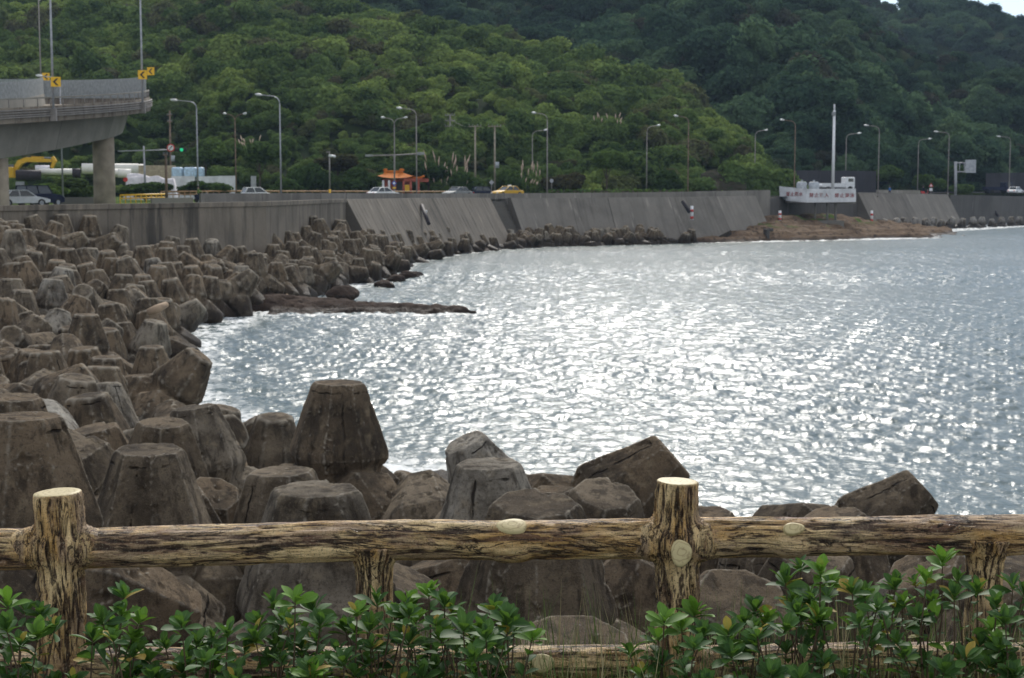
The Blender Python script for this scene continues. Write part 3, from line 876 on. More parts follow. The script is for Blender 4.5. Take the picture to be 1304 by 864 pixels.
# ------------------------------------------------------------------ tetrapods
LEGD = [Vector((0, 0, 1))] + [Vector((math.cos(a) * 0.9428, math.sin(a) * 0.9428, -1 / 3)) for a in (0, 2 * math.pi / 3, 4 * math.pi / 3)]
PROF = [(-0.12, 0.46), (0.70, 0.84), (0.80, 0.825), (1.86, 0.462), (1.92, 0.415)]
def tetra_mesh(voxel, seed, chip=1.0, smooth=3):
    g = MB(); rg = random.Random(seed)
    spins = []
    for k, d in enumerate(LEGD):
        a = d.orthogonal().normalized() if k else Vector((1, 0, 0)); a = Quaternion(d, rg.uniform(0, 0.6)) @ a
        b = d.cross(a); spins.append((d, a, b))
        V = []; F = []
        for s_, r_ in PROF:
            for q in range(8):
                w = 2 * math.pi * (q + 0.5) / 8
                rr = r_ * (1.04 if q % 2 else 0.99)
                V.append(d * s_ + (a * math.cos(w) + b * math.sin(w)) * rr)
        for i in range(len(PROF) - 1):
            for q in range(8): F.append((i * 8 + q, i * 8 + (q + 1) % 8, (i + 1) * 8 + (q + 1) % 8, (i + 1) * 8 + q))
        F.append(tuple(range(8))[::-1]); F.append(tuple((len(PROF) - 1) * 8 + q for q in range(8)))
        g.add(V, F)
    me = evaluated(g.mesh(), [('REMESH', dict(mode='VOXEL', voxel_size=voxel, use_smooth_shade=True)), ('SMOOTH', dict(factor=0.5, iterations=smooth))])
    V = get_co(me); N = get_no(me)
    n1 = fbm(V * 1.3 + seed * 9, 3, seed); n2 = fbm(V * 5.5 + seed * 5, 4, seed + 3)
    n3 = fbm(V * 17 + seed * 5, 2, seed + 8)
    pit = np.clip(-n2 - 0.28, 0, 1) * 0.10 * chip
    V = V + N * (n1 * 0.014 + n2 * 0.012 * chip + n3 * 0.006 * chip - pit)[:, None]
    D = np.array([d[:] for d, a, b in spins]); A = np.array([a[:] for d, a, b in spins]); B = np.array([b[:] for d, a, b in spins])
    li = np.argmax(V @ D.T, 1)
    ax = np.einsum('ij,ij->i', V, D[li]); sa = np.einsum('ij,ij->i', V, A[li]); sb = np.einsum('ij,ij->i', V, B[li])
    # seam along one plane of each leg
    set_co(me, V)
    for nm_, a_ in (('axial', ax), ('seam', np.where(sa < 0, sb, 9.0) * 1.0)):
        at_ = me.attributes.new(nm_, 'FLOAT', 'POINT'); at_.data.foreach_set('value', a_.astype(np.float32))
    me.polygons.foreach_set('use_smooth', [True] * len(me.polygons))
    me.materials.clear(); me.materials.append(M['tetra'])
    me.name = 'tetrapod'
    return me
TN = [tetra_mesh(0.022, s_, 1.2, 1) for s_ in (1, 2, 3)]
TM = [tetra_mesh(0.055, s_, 1.2, 1) for s_ in (4, 5, 6)]
TF = [tetra_mesh(0.10, s_, 1.0, 1) for s_ in (7, 8)]
print('tetra faces', len(TN[0].polygons), len(TM[0].polygons), len(TF[0].polygons))

def orient(axis, spin):
    q = Vector((0, 0, 1)).rotation_difference(Vector(axis).normalized())
    return q @ Quaternion((0, 0, 1), spin)

placed = []   # (x, y)
def put_tetra(me, centre, q, scale, label, group=None):
    o = bpy.data.objects.new('tetrapod', me); COL.objects.link(o)
    o.location = centre; o.rotation_mode = 'QUATERNION'; o.rotation_quaternion = q; o.scale = (scale,) * 3
    tag(o, label, 'tetrapod', group)
    return o
HG = 'large tetrapods just behind the log fence'
# (px, py of the leg tip, depth, axis of that leg, spin deg, label)
HERO = [
 (28, 530, 17.2, (0.0, 0.02, 1), 20, 'huge upright tetrapod at the left edge, flat top higher than the left fence post'),
 (190, 572, 19.6, (0.02, -0.04, 1), 50, 'large upright tetrapod right of the left fence post, cracked cap and seam down its face'),
 (403, 622, 15.7, (0.0, -0.02, 1), 8, 'large gritty tetrapod with pale flat top right behind the rail, left of centre'),
 (358, 600, 20.8, (-0.03, 0.0, 1), 40, 'brown tetrapod half hidden behind the gritty pale-topped one'),
 (432, 487, 26.2, (0.02, 0.0, 1), 70, 'tallest brown tetrapod standing upright against the water, left of centre'),
 (247, 518, 31.0, (-0.13, 0.0, 1), 25, 'dark upright tetrapod leaning slightly left, between the cracked one and the tallest one'),
 (350, 530, 37.0, (0.05, -0.12, 1), 0, 'slim tetrapod leg with octagonal cap just left of the tallest one'),
 (622, 590, 20.5, (-0.03, -0.03, 1), 35, 'ochre-topped upright tetrapod above the middle of the rail'),
 (683, 640, 15.6, (0.02, -0.16, 1), 15, 'broad dark tetrapod with domed octagonal top right of centre, seam down its front'),
 (193, 441, 56.0, (0.0, -0.02, 1), 45, 'upright brown tetrapod at the waterline beside the leaning grey one'),
 (857, 580, 24.0, (0.75, 0.02, 0.66), 20, 'tilted tetrapod whose leg points up to the right behind the right fence post'),
 (772, 628, 20.5, (0.12, -0.35, 1), 10, 'small leaning tetrapod top between the domed one and the right fence post'),
 (590, 563, 31.0, (-0.45, -0.2, 0.9), 60, 'dark pointed tetrapod behind the ochre-topped one'),
 (1175, 621, 27.0, (0.75, 0.02, 0.66), 40, 'lone tilted tetrapod poking above the rail far right against the water'),
 (1062, 655, 23.0, (-0.15, -0.1, 1), 0, 'dark tetrapod edge just left of the lone tilted one at the right'),
 (256, 452, 47.0, (0.62, 0.0, 0.85), 30, 'grey tetrapod leaning right over the water on the left shore'),
 (530, 606, 33.0, (0.35, 0.1, 1), 15, 'brown sloping tetrapod right of the tallest one'),
 (513, 612, 40.0, (-0.1, -0.1, 1), 75, 'small dark tetrapod cap at the water right of the tallest one'),
 (14, 506, 23.0, (0.05, 0.0, 1), 35, 'flat tetrapod cap showing behind the huge one at the left edge'),
 (897, 655, 23.5, (-0.1, -0.1, 1), 40, 'rounded tetrapod top just right of the right fence post'),
 (1035, 705, 17.5, (0.1, -0.3, 1), 15, 'gritty dark tetrapod under the rail, midway between right post and short post'),
 (1175, 722, 17.0, (-0.5, -0.2, 1), 50, 'dark tetrapod under the rail just left of the right short post'),
 (945, 765, 13.2, (0.15, -0.55, 1), 25, 'pale rounded tetrapod top low behind the shrubs right of the right post'),
 (835, 715, 18.5, (0.55, 0.0, 1), 30, 'brown tetrapod leaning right, low behind the right fence post'),
 (735, 815, 11.4, (0.1, -0.2, 1), 0, 'grey flat tetrapod top just above the lower rail'),
 (520, 738, 17.5, (0.45, -0.1, 1), 35, 'pale-edged tetrapod under the rail beside the middle short post'),
 (560, 712, 19.5, (-0.3, 0.1, 1), 10, 'brown tetrapod leg under the rail below the ochre-topped one'),
 (272, 628, 25.0, (0.3, -0.5, 1), 60, 'small dark tetrapod between the cracked one and the gritty pale-topped one'),
 (1290, 735, 16.0, (0.1, -0.2, 1), 20, 'tetrapod under the rail at the right edge of the picture'),
 (120, 640, 24.0, (-0.2, -0.1, 1), 15, 'shadowed tetrapod between the huge left one and the cracked one'),
 (110, 400, 57.0, (0.02, 0.0, 1), 10, 'tall grey tetrapod rising above the left pile, above the waterline one'),
 (325, 322, 101.0, (0.0, 0.0, 1), 30, 'pale whitish tetrapod standing out among dark ones near the rock spit'),
 (120, 545, 28.5, (-0.15, -0.1, 1), 5, 'light grey tetrapod standing behind the cracked one'),
 (208, 538, 27.5, (0.05, -0.1, 1), 25, 'short pale tetrapod between the cracked and the dark leaning one'),
 (960, 700, 20.0, (-0.1, 0.1, 1), 22, 'dark narrow tetrapod in the gap right of the right fence post'),
 (655, 618, 27, (0.2, 0.3, 1), 66, 'tetrapod edge peeping out behind the right side of the ochre-topped one'),
]
rr = random.Random(5)
tetra_all = []
for k, (px, py, Y, axv, sp_, lab) in enumerate(HERO):
    a_ = Vector(axv).normalized(); tip = at(px, py, Y)
    sc = 1.0
    c = tip - a_ * 1.92 * sc
    if a_.z < 0.8:   # turn the block so its other legs stay low
        sp_ = min(range(0, 120, 4), key=lambda w: max((orient(a_, R(w)) @ d).z for d in LEGD[1:]))
    me_ = TN[k % 3] if Y < 32 else TM[k % 3]
    o = put_tetra(me_, c, orient(a_, R(sp_)), sc, lab, HG if Y < 32 else 'tetrapods piled along the left shore')
    placed.append((c.x, c.y, c.z))
# fill: jittered packing between the walls and the water
inner_wall = [(-140, 20), (-95, 20), (-62, 55), (-31, 95), (-18.4, 118), (-15.9, 150), (-9, 175), (2, 196), (9, 201), (24, 208.5)]
region = [(-60, 7.5), (40, 7.5), (30, 18), (12, 22), (8.5, 27), (6.4, 31), (3.8, 36), (0.2, 41), (-4.6, 44.5), (-10.8, 49.5), (-13.9, 60), (-17.3, 81), (-16.6, 95), (-13.2, 115), (-10.4, 136), (-10.2, 155), (-6.0, 174), (-2, 186), (5, 195), (19, 204), (24, 207)] + inner_wall[::-1]
LX = [0, 270, 300, 340, 400, 490, 540, 620, 720, 800, 900, 1300]
LY = [430, 480, 550, 575, 600, 612, 616, 628, 640, 650, 672, 672]
cand = []
sx, sy = 2.25, 1.95
for j in range(0, 110):
    for i in range(-50, 40):
        x = (i + 0.5 * (j % 2)) * sx + rr.uniform(-.45, .45); y = 7 + j * sy + rr.uniform(-.4, .4)
        cand.append((x, y))
C = np.array(cand); ok = in_poly(C, region); C = C[ok]
Z = bank_z(C)
fill = []
for (x, y), zb in zip(C, Z):
    px0 = 652 + FPX * x / y
    if px0 < -200 or px0 > 1500: continue
    if y < 9.5: continue
    up = rr.random() < (0.66 if y > 60 else 0.5)
    if up: axv = Vector((rr.gauss(0, .13), rr.gauss(0, .13), 1)).normalized()
    else: axv = Vector((rr.gauss(0, .8), rr.gauss(0, .55), rr.uniform(0.4, 1))).normalized()
    q = orient(axv, rr.uniform(0, 2.1))
    legs = [q @ d for d in LEGD]
    top = max(l.z for l in legs) * 1.92 + 0.12
    cz = zb + 1.05 + rr.uniform(-.35, .3) + (0.5 + rr.uniform(-.4, .3) + (0.6 if inland([(x, y)])[0] > 11 else 0) if y > 70 and px0 < 430 else 0)
    # keep the near part of the pile below the blocks that stand out in front of the water
    if y < 60 and px0 > 285:
        lim = np.interp(px0, LX, LY) + rr.uniform(0, 25)
        if y < 24: lim = max(lim, 715 + rr.uniform(0, 30))
        if y < 15.5: lim = max(lim, 810)
        zt = at(px0, lim, y).z; cz = min(cz, zt - top)
    elif y < 24:
        lim = 830 if y < 17.6 else (690 + rr.uniform(0, 30) if y < 19 else 620)
        zt = at(px0, lim, y).z; cz = min(cz, zt - top)
    elif y < 60:
        lim = (np.interp(y, [24, 34, 60], [570, 540, 485]) if px0 > 150 else np.interp(y, [24, 34, 60], [560, 490, 390])) + rr.uniform(-8, 25)
        zt = at(px0, lim, y).z; cz = min(cz, zt - top)
    if 200 < px0 < 300 and 47 < y < 66 and x > -15.5: continue      # open water round the leaning block
    # no block sitting in another one's middle
    bad = False
    for (hx, hy, hz) in placed:
        if (hx - x) ** 2 + (hy - y) ** 2 < 1.75 ** 2 and abs(hz - cz) < 1.7: bad = True; break
    if bad: continue
    fill.append((y, x, cz, q, up))
fill.sort(key=lambda t: t[0])
inview = [f for f in fill if -40 < 652 + FPX * f[1] / f[0] < 1340]
outview = [f for f in fill if not (-40 < 652 + FPX * f[1] / f[0] < 1340) and f[0] < 120]
N_IND = 205
ind, rest = inview[:N_IND], inview[N_IND:] + outview
def fill_label(y, x, cz, up):
    how = 'upright' if up else 'toppled'
    if y < 26: where = 'among the big blocks behind the log fence'
    elif y < 60: where = 'in the nearest part of the left pile'
    elif y < 100: where = 'in the middle of the left pile'
    else: where = 'in the far rows below the stained seawall'
    sh = 'waterline ' if inland([(x, y)])[0] < 2.5 else ''
    return f'{how} {sh}tetrapod {where}'
# blocks next to a landmark are named by it, one for each side of the landmark
LMK = [(HERO[k][0], HERO[k][1] + dy, nm_) for k, dy, nm_ in (
    (0, 60, 'the huge upright tetrapod at the left edge'), (1, 60, 'the large cracked tetrapod right of the left post'), (2, 40, 'the gritty pale-topped tetrapod'),
    (4, 80, 'the tallest brown tetrapod'), (5, 50, 'the dark tetrapod leaning left'), (7, 40, 'the ochre-topped tetrapod'), (8, 40, 'the broad dark domed tetrapod'),
    (9, 30, 'the upright waterline tetrapod'), (15, 30, 'the grey tetrapod leaning over the water'), (30, 35, 'the tall grey tetrapod above the left pile'),
    (31, 20, 'the pale whitish tetrapod'), (10, 30, 'the big tilted tetrapod behind the right post'))]
LMK += [(206, 394, 'the short pale log'), (362, 384, 'the tangled driftwood'), (437, 374, 'the low dark rock beside the spit'), (504, 357, 'the nearest dark rock in the water'),
        (140, 262, 'the foot of the overpass pier'), (250, 262, 'the first street lamp'), (60, 470, 'the left edge pile of light blocks')][:-1]
def scr(f):
    q = proj((f[1], f[0], f[2] + 0.8)); return q
named = {}; used_k = set()
pos_ = [scr(f) for f in ind]
for lx, ly, nm_ in LMK:
    for dn, (ux, uy) in (('left of', (-1, 0)), ('right of', (1, 0)), ('just above', (0, -1)), ('just below', (0, 1)), ('up and left of', (-.7, -.7)), ('up and right of', (.7, -.7)), ('down and left of', (-.7, .7)), ('down and right of', (.7, .7))):
        best = None
        for k, (qx, qy) in enumerate(pos_):
            if k in used_k: continue
            dx, dy = qx - lx, (qy - ly) * 1.2; d = math.hypot(dx, dy)
            if d < 8 or d > 110 or (dx * ux + dy * uy) / d < 0.93: continue
            if best is None or d < best[0]: best = (d, k)
        if best:
            k = best[1]; used_k.add(k); named[k] = f"{'upright' if ind[k][4] else 'toppled'} tetrapod nearest {dn} {nm_}".replace('nearest left', 'nearest to the left').replace('nearest right', 'nearest to the right').replace('nearest just', 'just').replace('nearest up', 'up').replace('nearest down', 'down')
for k, (y, x, cz, q, up) in enumerate(ind):
    me_ = TN[k % 3] if y < 26 else (TM[k % 3] if y < 75 else TF[k % 2])
    lb = named.get(k) or fill_label(y, x, cz, up)
    put_tetra(me_, (x, y, cz), q, rr.uniform(0.95, 1.04), lb, 'tetrapods beside a landmark of the pile' if k in named else 'tetrapods: ' + lb)
# farthest rows as one mass, plus the few beside the frame
def merged(items, meshes):
    VV = []; FF = []; A1 = []; A2 = []; off = 0
    base = []
    for m_ in meshes:
        v = get_co(m_); ls = np.zeros(len(m_.loops), np.int32); m_.loops.foreach_get('vertex_index', ls)
        a1 = np.zeros(len(v), np.float32); m_.attributes['axial'].data.foreach_get('value', a1)
        a2 = np.zeros(len(v), np.float32); m_.attributes['seam'].data.foreach_get('value', a2)
        base.append((v, ls.reshape(-1, 4), a1, a2))
    for k, (c, q, sc) in enumerate(items):
        v, f, a1, a2 = base[k % len(base)]
        Rm = np.array(q.to_matrix())
        VV.append((v * sc) @ Rm.T + np.array(c)); FF.append(f + off); A1.append(a1); A2.append(a2); off += len(v)
    me = np_mesh('blocks', np.concatenate(VV), np.concatenate(FF), True, {'axial': np.concatenate(A1), 'seam': np.concatenate(A2)})
    return me
it = [((x, y, cz), q, 1.0) for (y, x, cz, q, up) in rest]
print('fill', len(inview), len(outview), 'placed', len(ind))
if it:
    o = link('tetrapod_mass', merged(it, TF), M['tetra']); tag(o, 'farthest rows of small-looking tetrapods below the revetments', 'tetrapods', kind='stuff')
# extra blocks along the foot of the smooth revetment
for k in range(44):
    px = 628 + (k // 2) * 10.0 + rr.uniform(-3, 3); Yw = np.interp(px, [640, 700, 870], [198, 203, 212]); Y = Yw - 4.0 - 2.6 * (k % 2) + rr.uniform(-.5, .5)
    x = (px - 652) / FPX * Y; axv = Vector((rr.gauss(0, .35), rr.gauss(0, .35), 1)).normalized()
    put_tetra(TF[k % 2], (x, Y, (-0.1 if k % 2 else 0.55) + rr.uniform(-.3, .3)), orient(axv, rr.uniform(0, 2)), .92, 'dark tetrapod in the rows at the foot of the smooth grey revetments', 'tetrapods along the foot of the smooth revetments')
# pale blocks at the foot of the right-hand wall
TP = [m_.copy() for m_ in TF]
for m_ in TP: m_.materials.clear(); m_.materials.append(M['tetra_pale'])
for k in range(17):
    px = 1128 + k * 12.2 + rr.uniform(-2, 2); Y = 253 + k * 2.6
    py = 281 - k * 0.15 + rr.uniform(-2, 2)
    sc = 1.0
    p_ = at(px, py, Y)
    me_ = TF[k % 2]
    axv = Vector((rr.gauss(0, .2), rr.gauss(0, .2), 1)).normalized()
    put_tetra(TP[k % 2], p_ - axv * 1.7, orient(axv, rr.uniform(0, 2)), sc, 'pale grey tetrapod in the single row at the foot of the far right seawall', 'row of pale tetrapods at the far right')

# ------------------------------------------------------------------ rock shelves
def rock_sheet(name, x0, x1, y0, y1, st, hf, mat, label):
    P, F = grid(x0, x1, y0, y1, st)
    z = hf(P)
    keep = (z[F] > -0.9).any(1)
    o = link(name, np_mesh(name, np.c_[P, z], F[keep], smooth=True), mat)
    return tag(o, label, 'rock shelf')
def terr(z, s_=0.35):
    k = z / s_; f = np.floor(k); r = k - f
    return (f + np.clip((r - 0.6) / 0.4, 0, 1)) * s_
def spit(P):
    x, y = P.T
    u = (x + 16) / 13.4           # 0 root .. 1 tip
    w = np.interp(u, [-0.3, 0, 0.4, 0.8, 1.0], [4.5, 4.2, 2.8, 1.7, 0.2]); yc = np.interp(u, [0, 1], [99.8, 96.2])
    e = 1 - np.abs(y - yc) / np.maximum(w, 0.05) + fbm(P * 0.7, 3, 31) * 0.45
    z = np.where(u < 1.03, np.clip(e, -1, 0.9) * 1.1 - 0.1, -2) * np.interp(u, [0, 0.3, 1], [1.15, 0.85, 0.45])
    return terr(z, 0.22) + fbm(P * 1.5, 3, 33) * 0.16
rock_sheet('rock_spit', -19, -1.5, 92, 106, 0.16, spit, M['reef'], 'dark flat rock spit reaching into the water from the left shore')
def shelf(P):
    x, y = P.T
    front = np.interp(x, [14, 20, 37, 60, 68, 74], [209, 206, 212, 222, 232, 262]) + fbm(P * 0.12, 3, 41) * 3
    back = np.interp(x, [14, 37, 56, 70], [212, 226, 250, 276])
    t = (y - front) / np.maximum(back - front, 2)
    top = np.interp(x, [14, 24, 37, 50, 60, 70], [0.3, 1.1, 2.7, 2.6, 1.4, 0.2])
    z = -1.0 + (np.clip(t * 3.0, 0, 1) * 1.5 + np.clip(t, 0, 1) * top)
    z = np.where(t < -0.02, -1.5, z) + fbm(P * 0.22, 4, 43) * 0.55
    z = np.where((x < 14) | (x > 71), -1.5, z)
    return terr(z + fbm(P * 0.10, 2, 46) * 0.8 * (z > -.5), 0.62) + fbm(P * 0.9, 3, 45) * 0.30
rock_sheet('rock_shelf', 12, 74, 203, 282, 0.45, shelf, M['shelf'], 'broad brown layered rock shelf below the white sign')
# bare scar on the hill
def scar():
    P, F = grid(0, 1, 0, 1, 0.05); V = []
    for u, v in P:
        px = 882 + 68 * u; Y = 241 + 6 * v
        p = at(px, 244 - 29 * v * (0.6 + 0.4 * math.sin(u * 3.1)), Y); V.append((p.x, p.y, max(5.0, p.z)))
    V = np.array(V); V[:, 1] += fbm(V * 0.3, 3, 51) * 2.0
    return tag(link('rock_scar', np_mesh('scar', V, F), M['slide']), 'bare grey-brown landslip scar at the foot of the front hill', 'bare slope')
scar()
# small boulders and debris of the shelf
def boulder(px, py, Y, s_, mat, label, cat='boulder', group=None, sq=0.6):
    bm = bmesh.new(); bmesh.ops.create_icosphere(bm, subdivisions=3, radius=1)
    V = np.array([v.co[:] for v in bm.verts]); V = V * (1 + 0.35 * fbm(V * 1.4 + px, 3, int(px)))[:, None] * (s_, s_ * 0.9, s_ * sq)
    me = bpy.data.meshes.new('boulder'); bm.to_mesh(me); bm.free(); set_co(me, V)
    o = link('boulder', me, mat); o.location = at(px, py, Y); return tag(o, label, cat, group)
for px, py, Y, s_, lb in ((617, 321, 183, 0.9, 'single dark boulder in the water off the far blocks'),
                          (437, 374, 106, 1.1, 'low dark rock beside the root of the rock spit'),
                          (519, 352, 132, 0.9, 'dark rock poking from the water right of the far blocks'),
                          (504, 357, 127, 0.8, 'dark rock in the water nearest the pile edge'),
                          (530, 351, 134, 0.7, 'outermost small dark rock in the water by the far blocks'),
                          (489, 364, 120, 0.9, 'wet rock at the waterline above the spit')):
    boulder(px, py + 1, Y, s_, M['reef'], lb)
g = MB()
for k in range(9): g.box(at(976 + k * 4.6, 298 - k * 0.9, 216 + k * 1.5), (0.42, 1.2, 1.3 + 0.3 * math.sin(k * 3)), 0.3)
tag(g.build('broken_wall', M['darkwall'], bevel=0.05), 'broken dark concrete wall stub on the front of the rock shelf', 'broken wall')
g = MB()
g.tube([at(356, 384, 101), at(366, 377, 101.3), at(371, 380, 100.8), at(362, 392, 100.5)], 0.16, 7)
g.tube([at(355, 377, 101), at(362, 383, 101.0), at(368, 392, 100)], 0.13, 7)
tag(g.build('driftwood', M['driftwood']), 'pale tangled driftwood at the root of the rock spit', 'driftwood')
g = MB(); g.tube([at(188, 398, 61), at(200, 394, 61), at(212, 388, 61.5)], [0.13, 0.18, 0.12], 8)
tag(g.build('driftwood', M['driftwood']), 'short pale log lying across the blocks on the left shore', 'driftwood')

# ------------------------------------------------------------------ street lamps, poles, signs, road things
def zroad(): return 5.85
def street_lamp(px, topy, headpx, Y, label, group, mat='galv', double=False, r=0.10, base=None, headlen=0.9):
    top = at(px, topy, Y); z0 = base if base is not None else 5.55
    e = empty('street_lamp', (top.x, Y, z0), label, 'street lamp', group)
    H = top.z - z0; dirs = [1 if headpx > px else -1]
    if double: dirs = [1, -1]
    reach = abs(at(headpx, topy, Y).x - top.x)
    g = MB(); g.tube([(0, 0, 0), (0, 0, H - 0.9)], [r, r * 0.6], 10); g.tube([(0, 0, 0), (0, 0, 0.5)], r * 1.5, 10)
    g.build('pole', M[mat], e)
    for d in dirs:
        g = MB(); A = [(0, 0, H - 0.92), (0.05 * d, 0, H - 0.62), (0.26 * d, 0, H - 0.32), (0.62 * d, 0, H - 0.15), (reach * 0.78 * d, 0, H - 0.02)]
        g.tube(A, [r * .6, r * .6, r * .55, r * .5, r * .45], 8); g.build('arm', M[mat], e)
        g = MB(); x0 = reach * 0.74; x1 = reach + 0.12
        g.tube([(x0 * d, 0, H - 0.03), ((x0 + .2) * d, 0, H + 0.0), (((x0 + x1) / 2 + .1) * d, 0, H + 0.03), (x1 * d, 0, H + 0.07)], [0.06, 0.13, 0.15, 0.05], 8)
        g.build('lamp_head', M['lamphead'], e)
    return e
G1 = 'tall street lamps on the seaward side of the road'
SL = [(250, 128, 218, 178, 'curved street lamp behind the left seawall, first right of the overpass end', 'galv'),
      (356, 121, 326, 165, 'tallest curved street lamp standing right of the twin-armed lamp on the left', 'galv'),
      (530, 138, 506, 192, 'tall street lamp beside the little temple, arm to the left', 'galv_dull'),
      (697, 144, 678, 206, 'tall street lamp right of the yellow taxi, arm to the left', 'galv_dull'),
      (877, 148, 859, 216, 'rusty-based street lamp above the long smooth revetment', 'rustpole'),
      (1013, 153, 994, 234, 'rusty street lamp rising behind the left part of the white sign', 'rustpole'),
      (1120, 160, 1101, 256, 'street lamp right of the white mast, arm to the left', 'galv_dull'),
      (1209, 168, 1190, 288, 'street lamp beside the overhead road sign, arm to the left', 'galv_dull'),
      (1287, 174, 1270, 318, 'rightmost street lamp before the dark hoarding', 'galv_dull')]
for px, ty, hx, Y, lb, m_ in SL: street_lamp(px, ty, hx, Y, lb, G1, m_)
G2 = 'street lamps on the hill side of the road'
for px, ty, hx, Y, lb, m_ in [(678, 166, 697, 250, 'shorter street lamp just left of the one beyond the taxi, arm to the right', 'galv_dull'),
      (824, 160, 840, 238, 'street lamp with right-hand arm left of the rusty-based lamp', 'galv_dull'),
      (962, 166, 977, 252, 'street lamp at the end of the front hill, arm to the right', 'galv_dull'),
      (1078, 170, 1096, 272, 'street lamp right behind the white truck, arm to the right', 'galv_dull'),
      (1170, 177, 1186, 302, 'street lamp with right-hand arm between two left-armed lamps on the right', 'galv_dull')]:
    street_lamp(px, ty, hx, Y, lb, G2, m_)
street_lamp(299, 145, 285, 205, 'twin-armed street lamp between the two tall lamps on the left', G2, 'rustpole', double=True)
street_lamp(502, 150, 486, 220, 'twin-armed street lamp in front of the little temple', G2, 'galv_dull', double=True)
street_lamp(76, 97, 47, 165, 'street lamp behind the overpass, only its foot and head visible', G2, 'galv')

# overpass -----------------------------------------------------------------
OC = Vector((-86.6, 146.0, 0))
def zs(th): return 13.9 + 0.0693 * (th + 5) if th < 13.5 else 15.18 + 0.036 * (th - 13.5)
def arc(r_, th, z): return (OC.x + r_ * math.cos(R(th)), OC.y + r_ * math.sin(R(th)), z)
def arc_sweep(prof, t0, t1, step=2.0, zf=zs):
    """prof [(radius, dz)] closed outline; a callable dz gets th"""
    n = int((t1 - t0) / step) + 1; ths = np.linspace(t0, t1, n); k = len(prof); V = []; UV = []; F = []
    for i, th in enumerate(ths):
        for j, (r_, dz) in enumerate(prof):
            V.append(arc(r_, th, zf(th) + (dz(th) if callable(dz) else dz))); UV.append((R(th) * 50, j * 1.0))
    for i in range(n - 1):
        for j in range(k): F.append((i * k + j, i * k + (j + 1) % k, (i + 1) * k + (j + 1) % k, (i + 1) * k + j))
    F.append(tuple(range(k))); F.append(tuple((n - 1) * k + j for j in range(k)))
    me = np_mesh('arc', V, F, False, uv=UV)
    bm = bmesh.new(); bm.from_mesh(me); bmesh.ops.recalc_face_normals(bm, faces=bm.faces); bm.to_mesh(me); bm.free()
    return me
ov = empty('overpass', (OC.x + 50, OC.y, 5.5), 'grey concrete overpass curving away at the upper left on round piers', 'overpass')
def ovpart(name, me, mat):
    o = link(name, me, mat, ov); o.matrix_parent_inverse = Matrix.Translation(-ov.location); return o
depth = lambda th: -float(np.interp(th, [-60, -24, -5, 13.5, 90], [2.9, 2.85, 2.3, 2.15, 2.15]))
ovpart('girder', arc_sweep([(50, 0), (49.3, depth), (44.2, depth), (43.5, 0)], -75, 95), M['bridge'])
ovpart('deck', arc_sweep([(52, 0.0), (52, 0.42), (41.5, 0.42), (41.5, 0.0)], -75, 95), M['fascia'])
ovpart('barrier', arc_sweep([(51.98, 0.424), (51.94, 1.25), (51.7, 1.25), (51.6, 0.424)], -75, 95), M['fascia'])
ovpart('barrier', arc_sweep([(41.9, 0.424), (41.8, 1.45), (41.6, 1.45), (41.52, 0.424)], -75, 95), M['bridge'])
for dz in (0.62, 0.82, 1.02, 0.46):
    ovpart('conduit', arc_sweep([(52.18, dz - .045), (52.18, dz + .045), (52.02, dz + .045), (52.02, dz - .045)], -75, 30), M['galv_dull'])
ovpart('handrail', arc_sweep([(51.9, 1.85), (51.9, 1.97), (51.76, 1.97), (51.76, 1.85)], -75, 95), M['bridge'])
g = MB()
for th in np.arange(-74, 95, 1.9): g.tube([arc(51.83, th, zs(th) + 1.2), arc(51.83, th, zs(th) + 1.9)], 0.05, 6)
ovpart('rail_post', g.mesh(), M['galv_dull'])
tf = arc_sweep([(51.62, 1.25), (51.62, 3.35), (51.56, 3.35), (51.56, 1.25)], 11, 95)
ovpart('noise_panel', tf, M['greygreen'])
tf = arc_sweep([(41.75, 1.452), (41.75, 3.0), (41.69, 3.0), (41.69, 1.452)], -75, 95)
ovpart('noise_panel', tf, M['greygreen'])
for th in (-22, 3, 66, -46):
    c = arc(48.3, th, 0); d_ = 1.0
    g = MB(); zt = zs(th) + depth(th)
    g.tube([(c[0], c[1], 3.0), (c[0], c[1], zt - 0.02)], d_, 28)
    ovpart('pier', g.mesh(), M['pier'])
for th, lb in ((-19.2, 'lamp pole rising from the overpass edge at the left'), (1.8, 'lamp pole rising from the overpass edge near its right end')):
    b = arc(52.25, th, zs(th) + 0.2)
    e = empty('street_lamp', b, lb, 'street lamp', 'lamps on the overpass')
    MB().tube([(0, 0, 0), (0, 0, 12.5)], [0.11, 0.07], 8).build('pole', M['galv'], e)
    MB().box((0, 0, 0.3), (0.5, 0.35, 1.0)).build('bracket', M['galv_dull'], e)
    MB().tube([(0, 0, 12.4), (-0.5, 0, 12.9), (-2.2, 0, 13.2)], 0.06, 6).build('arm', M['galv'], e)
    MB().tube([(-2.1, 0, 13.2), (-2.5, 0, 13.22), (-3.0, 0, 13.25)], [0.06, 0.15, 0.05], 6).build('lamp_head', M['lamphead'], e)
b = arc(51.3, 52.5, zs(52.5) + 0.4); e = empty('street_lamp', b, 'thin lamp pole on the far side of the overpass curve', 'street lamp', 'lamps on the overpass')
MB().tube([(0, 0, 0), (0, 0, 12.2)], [0.10, 0.06], 8).build('pole', M['galv_dull'], e)
MB().tube([(0, 0, 12.1), (0.2, 0.6, 12.4), (0.6, 1.8, 12.5)], 0.05, 6).build('lamp_head', M['lamphead'], e)

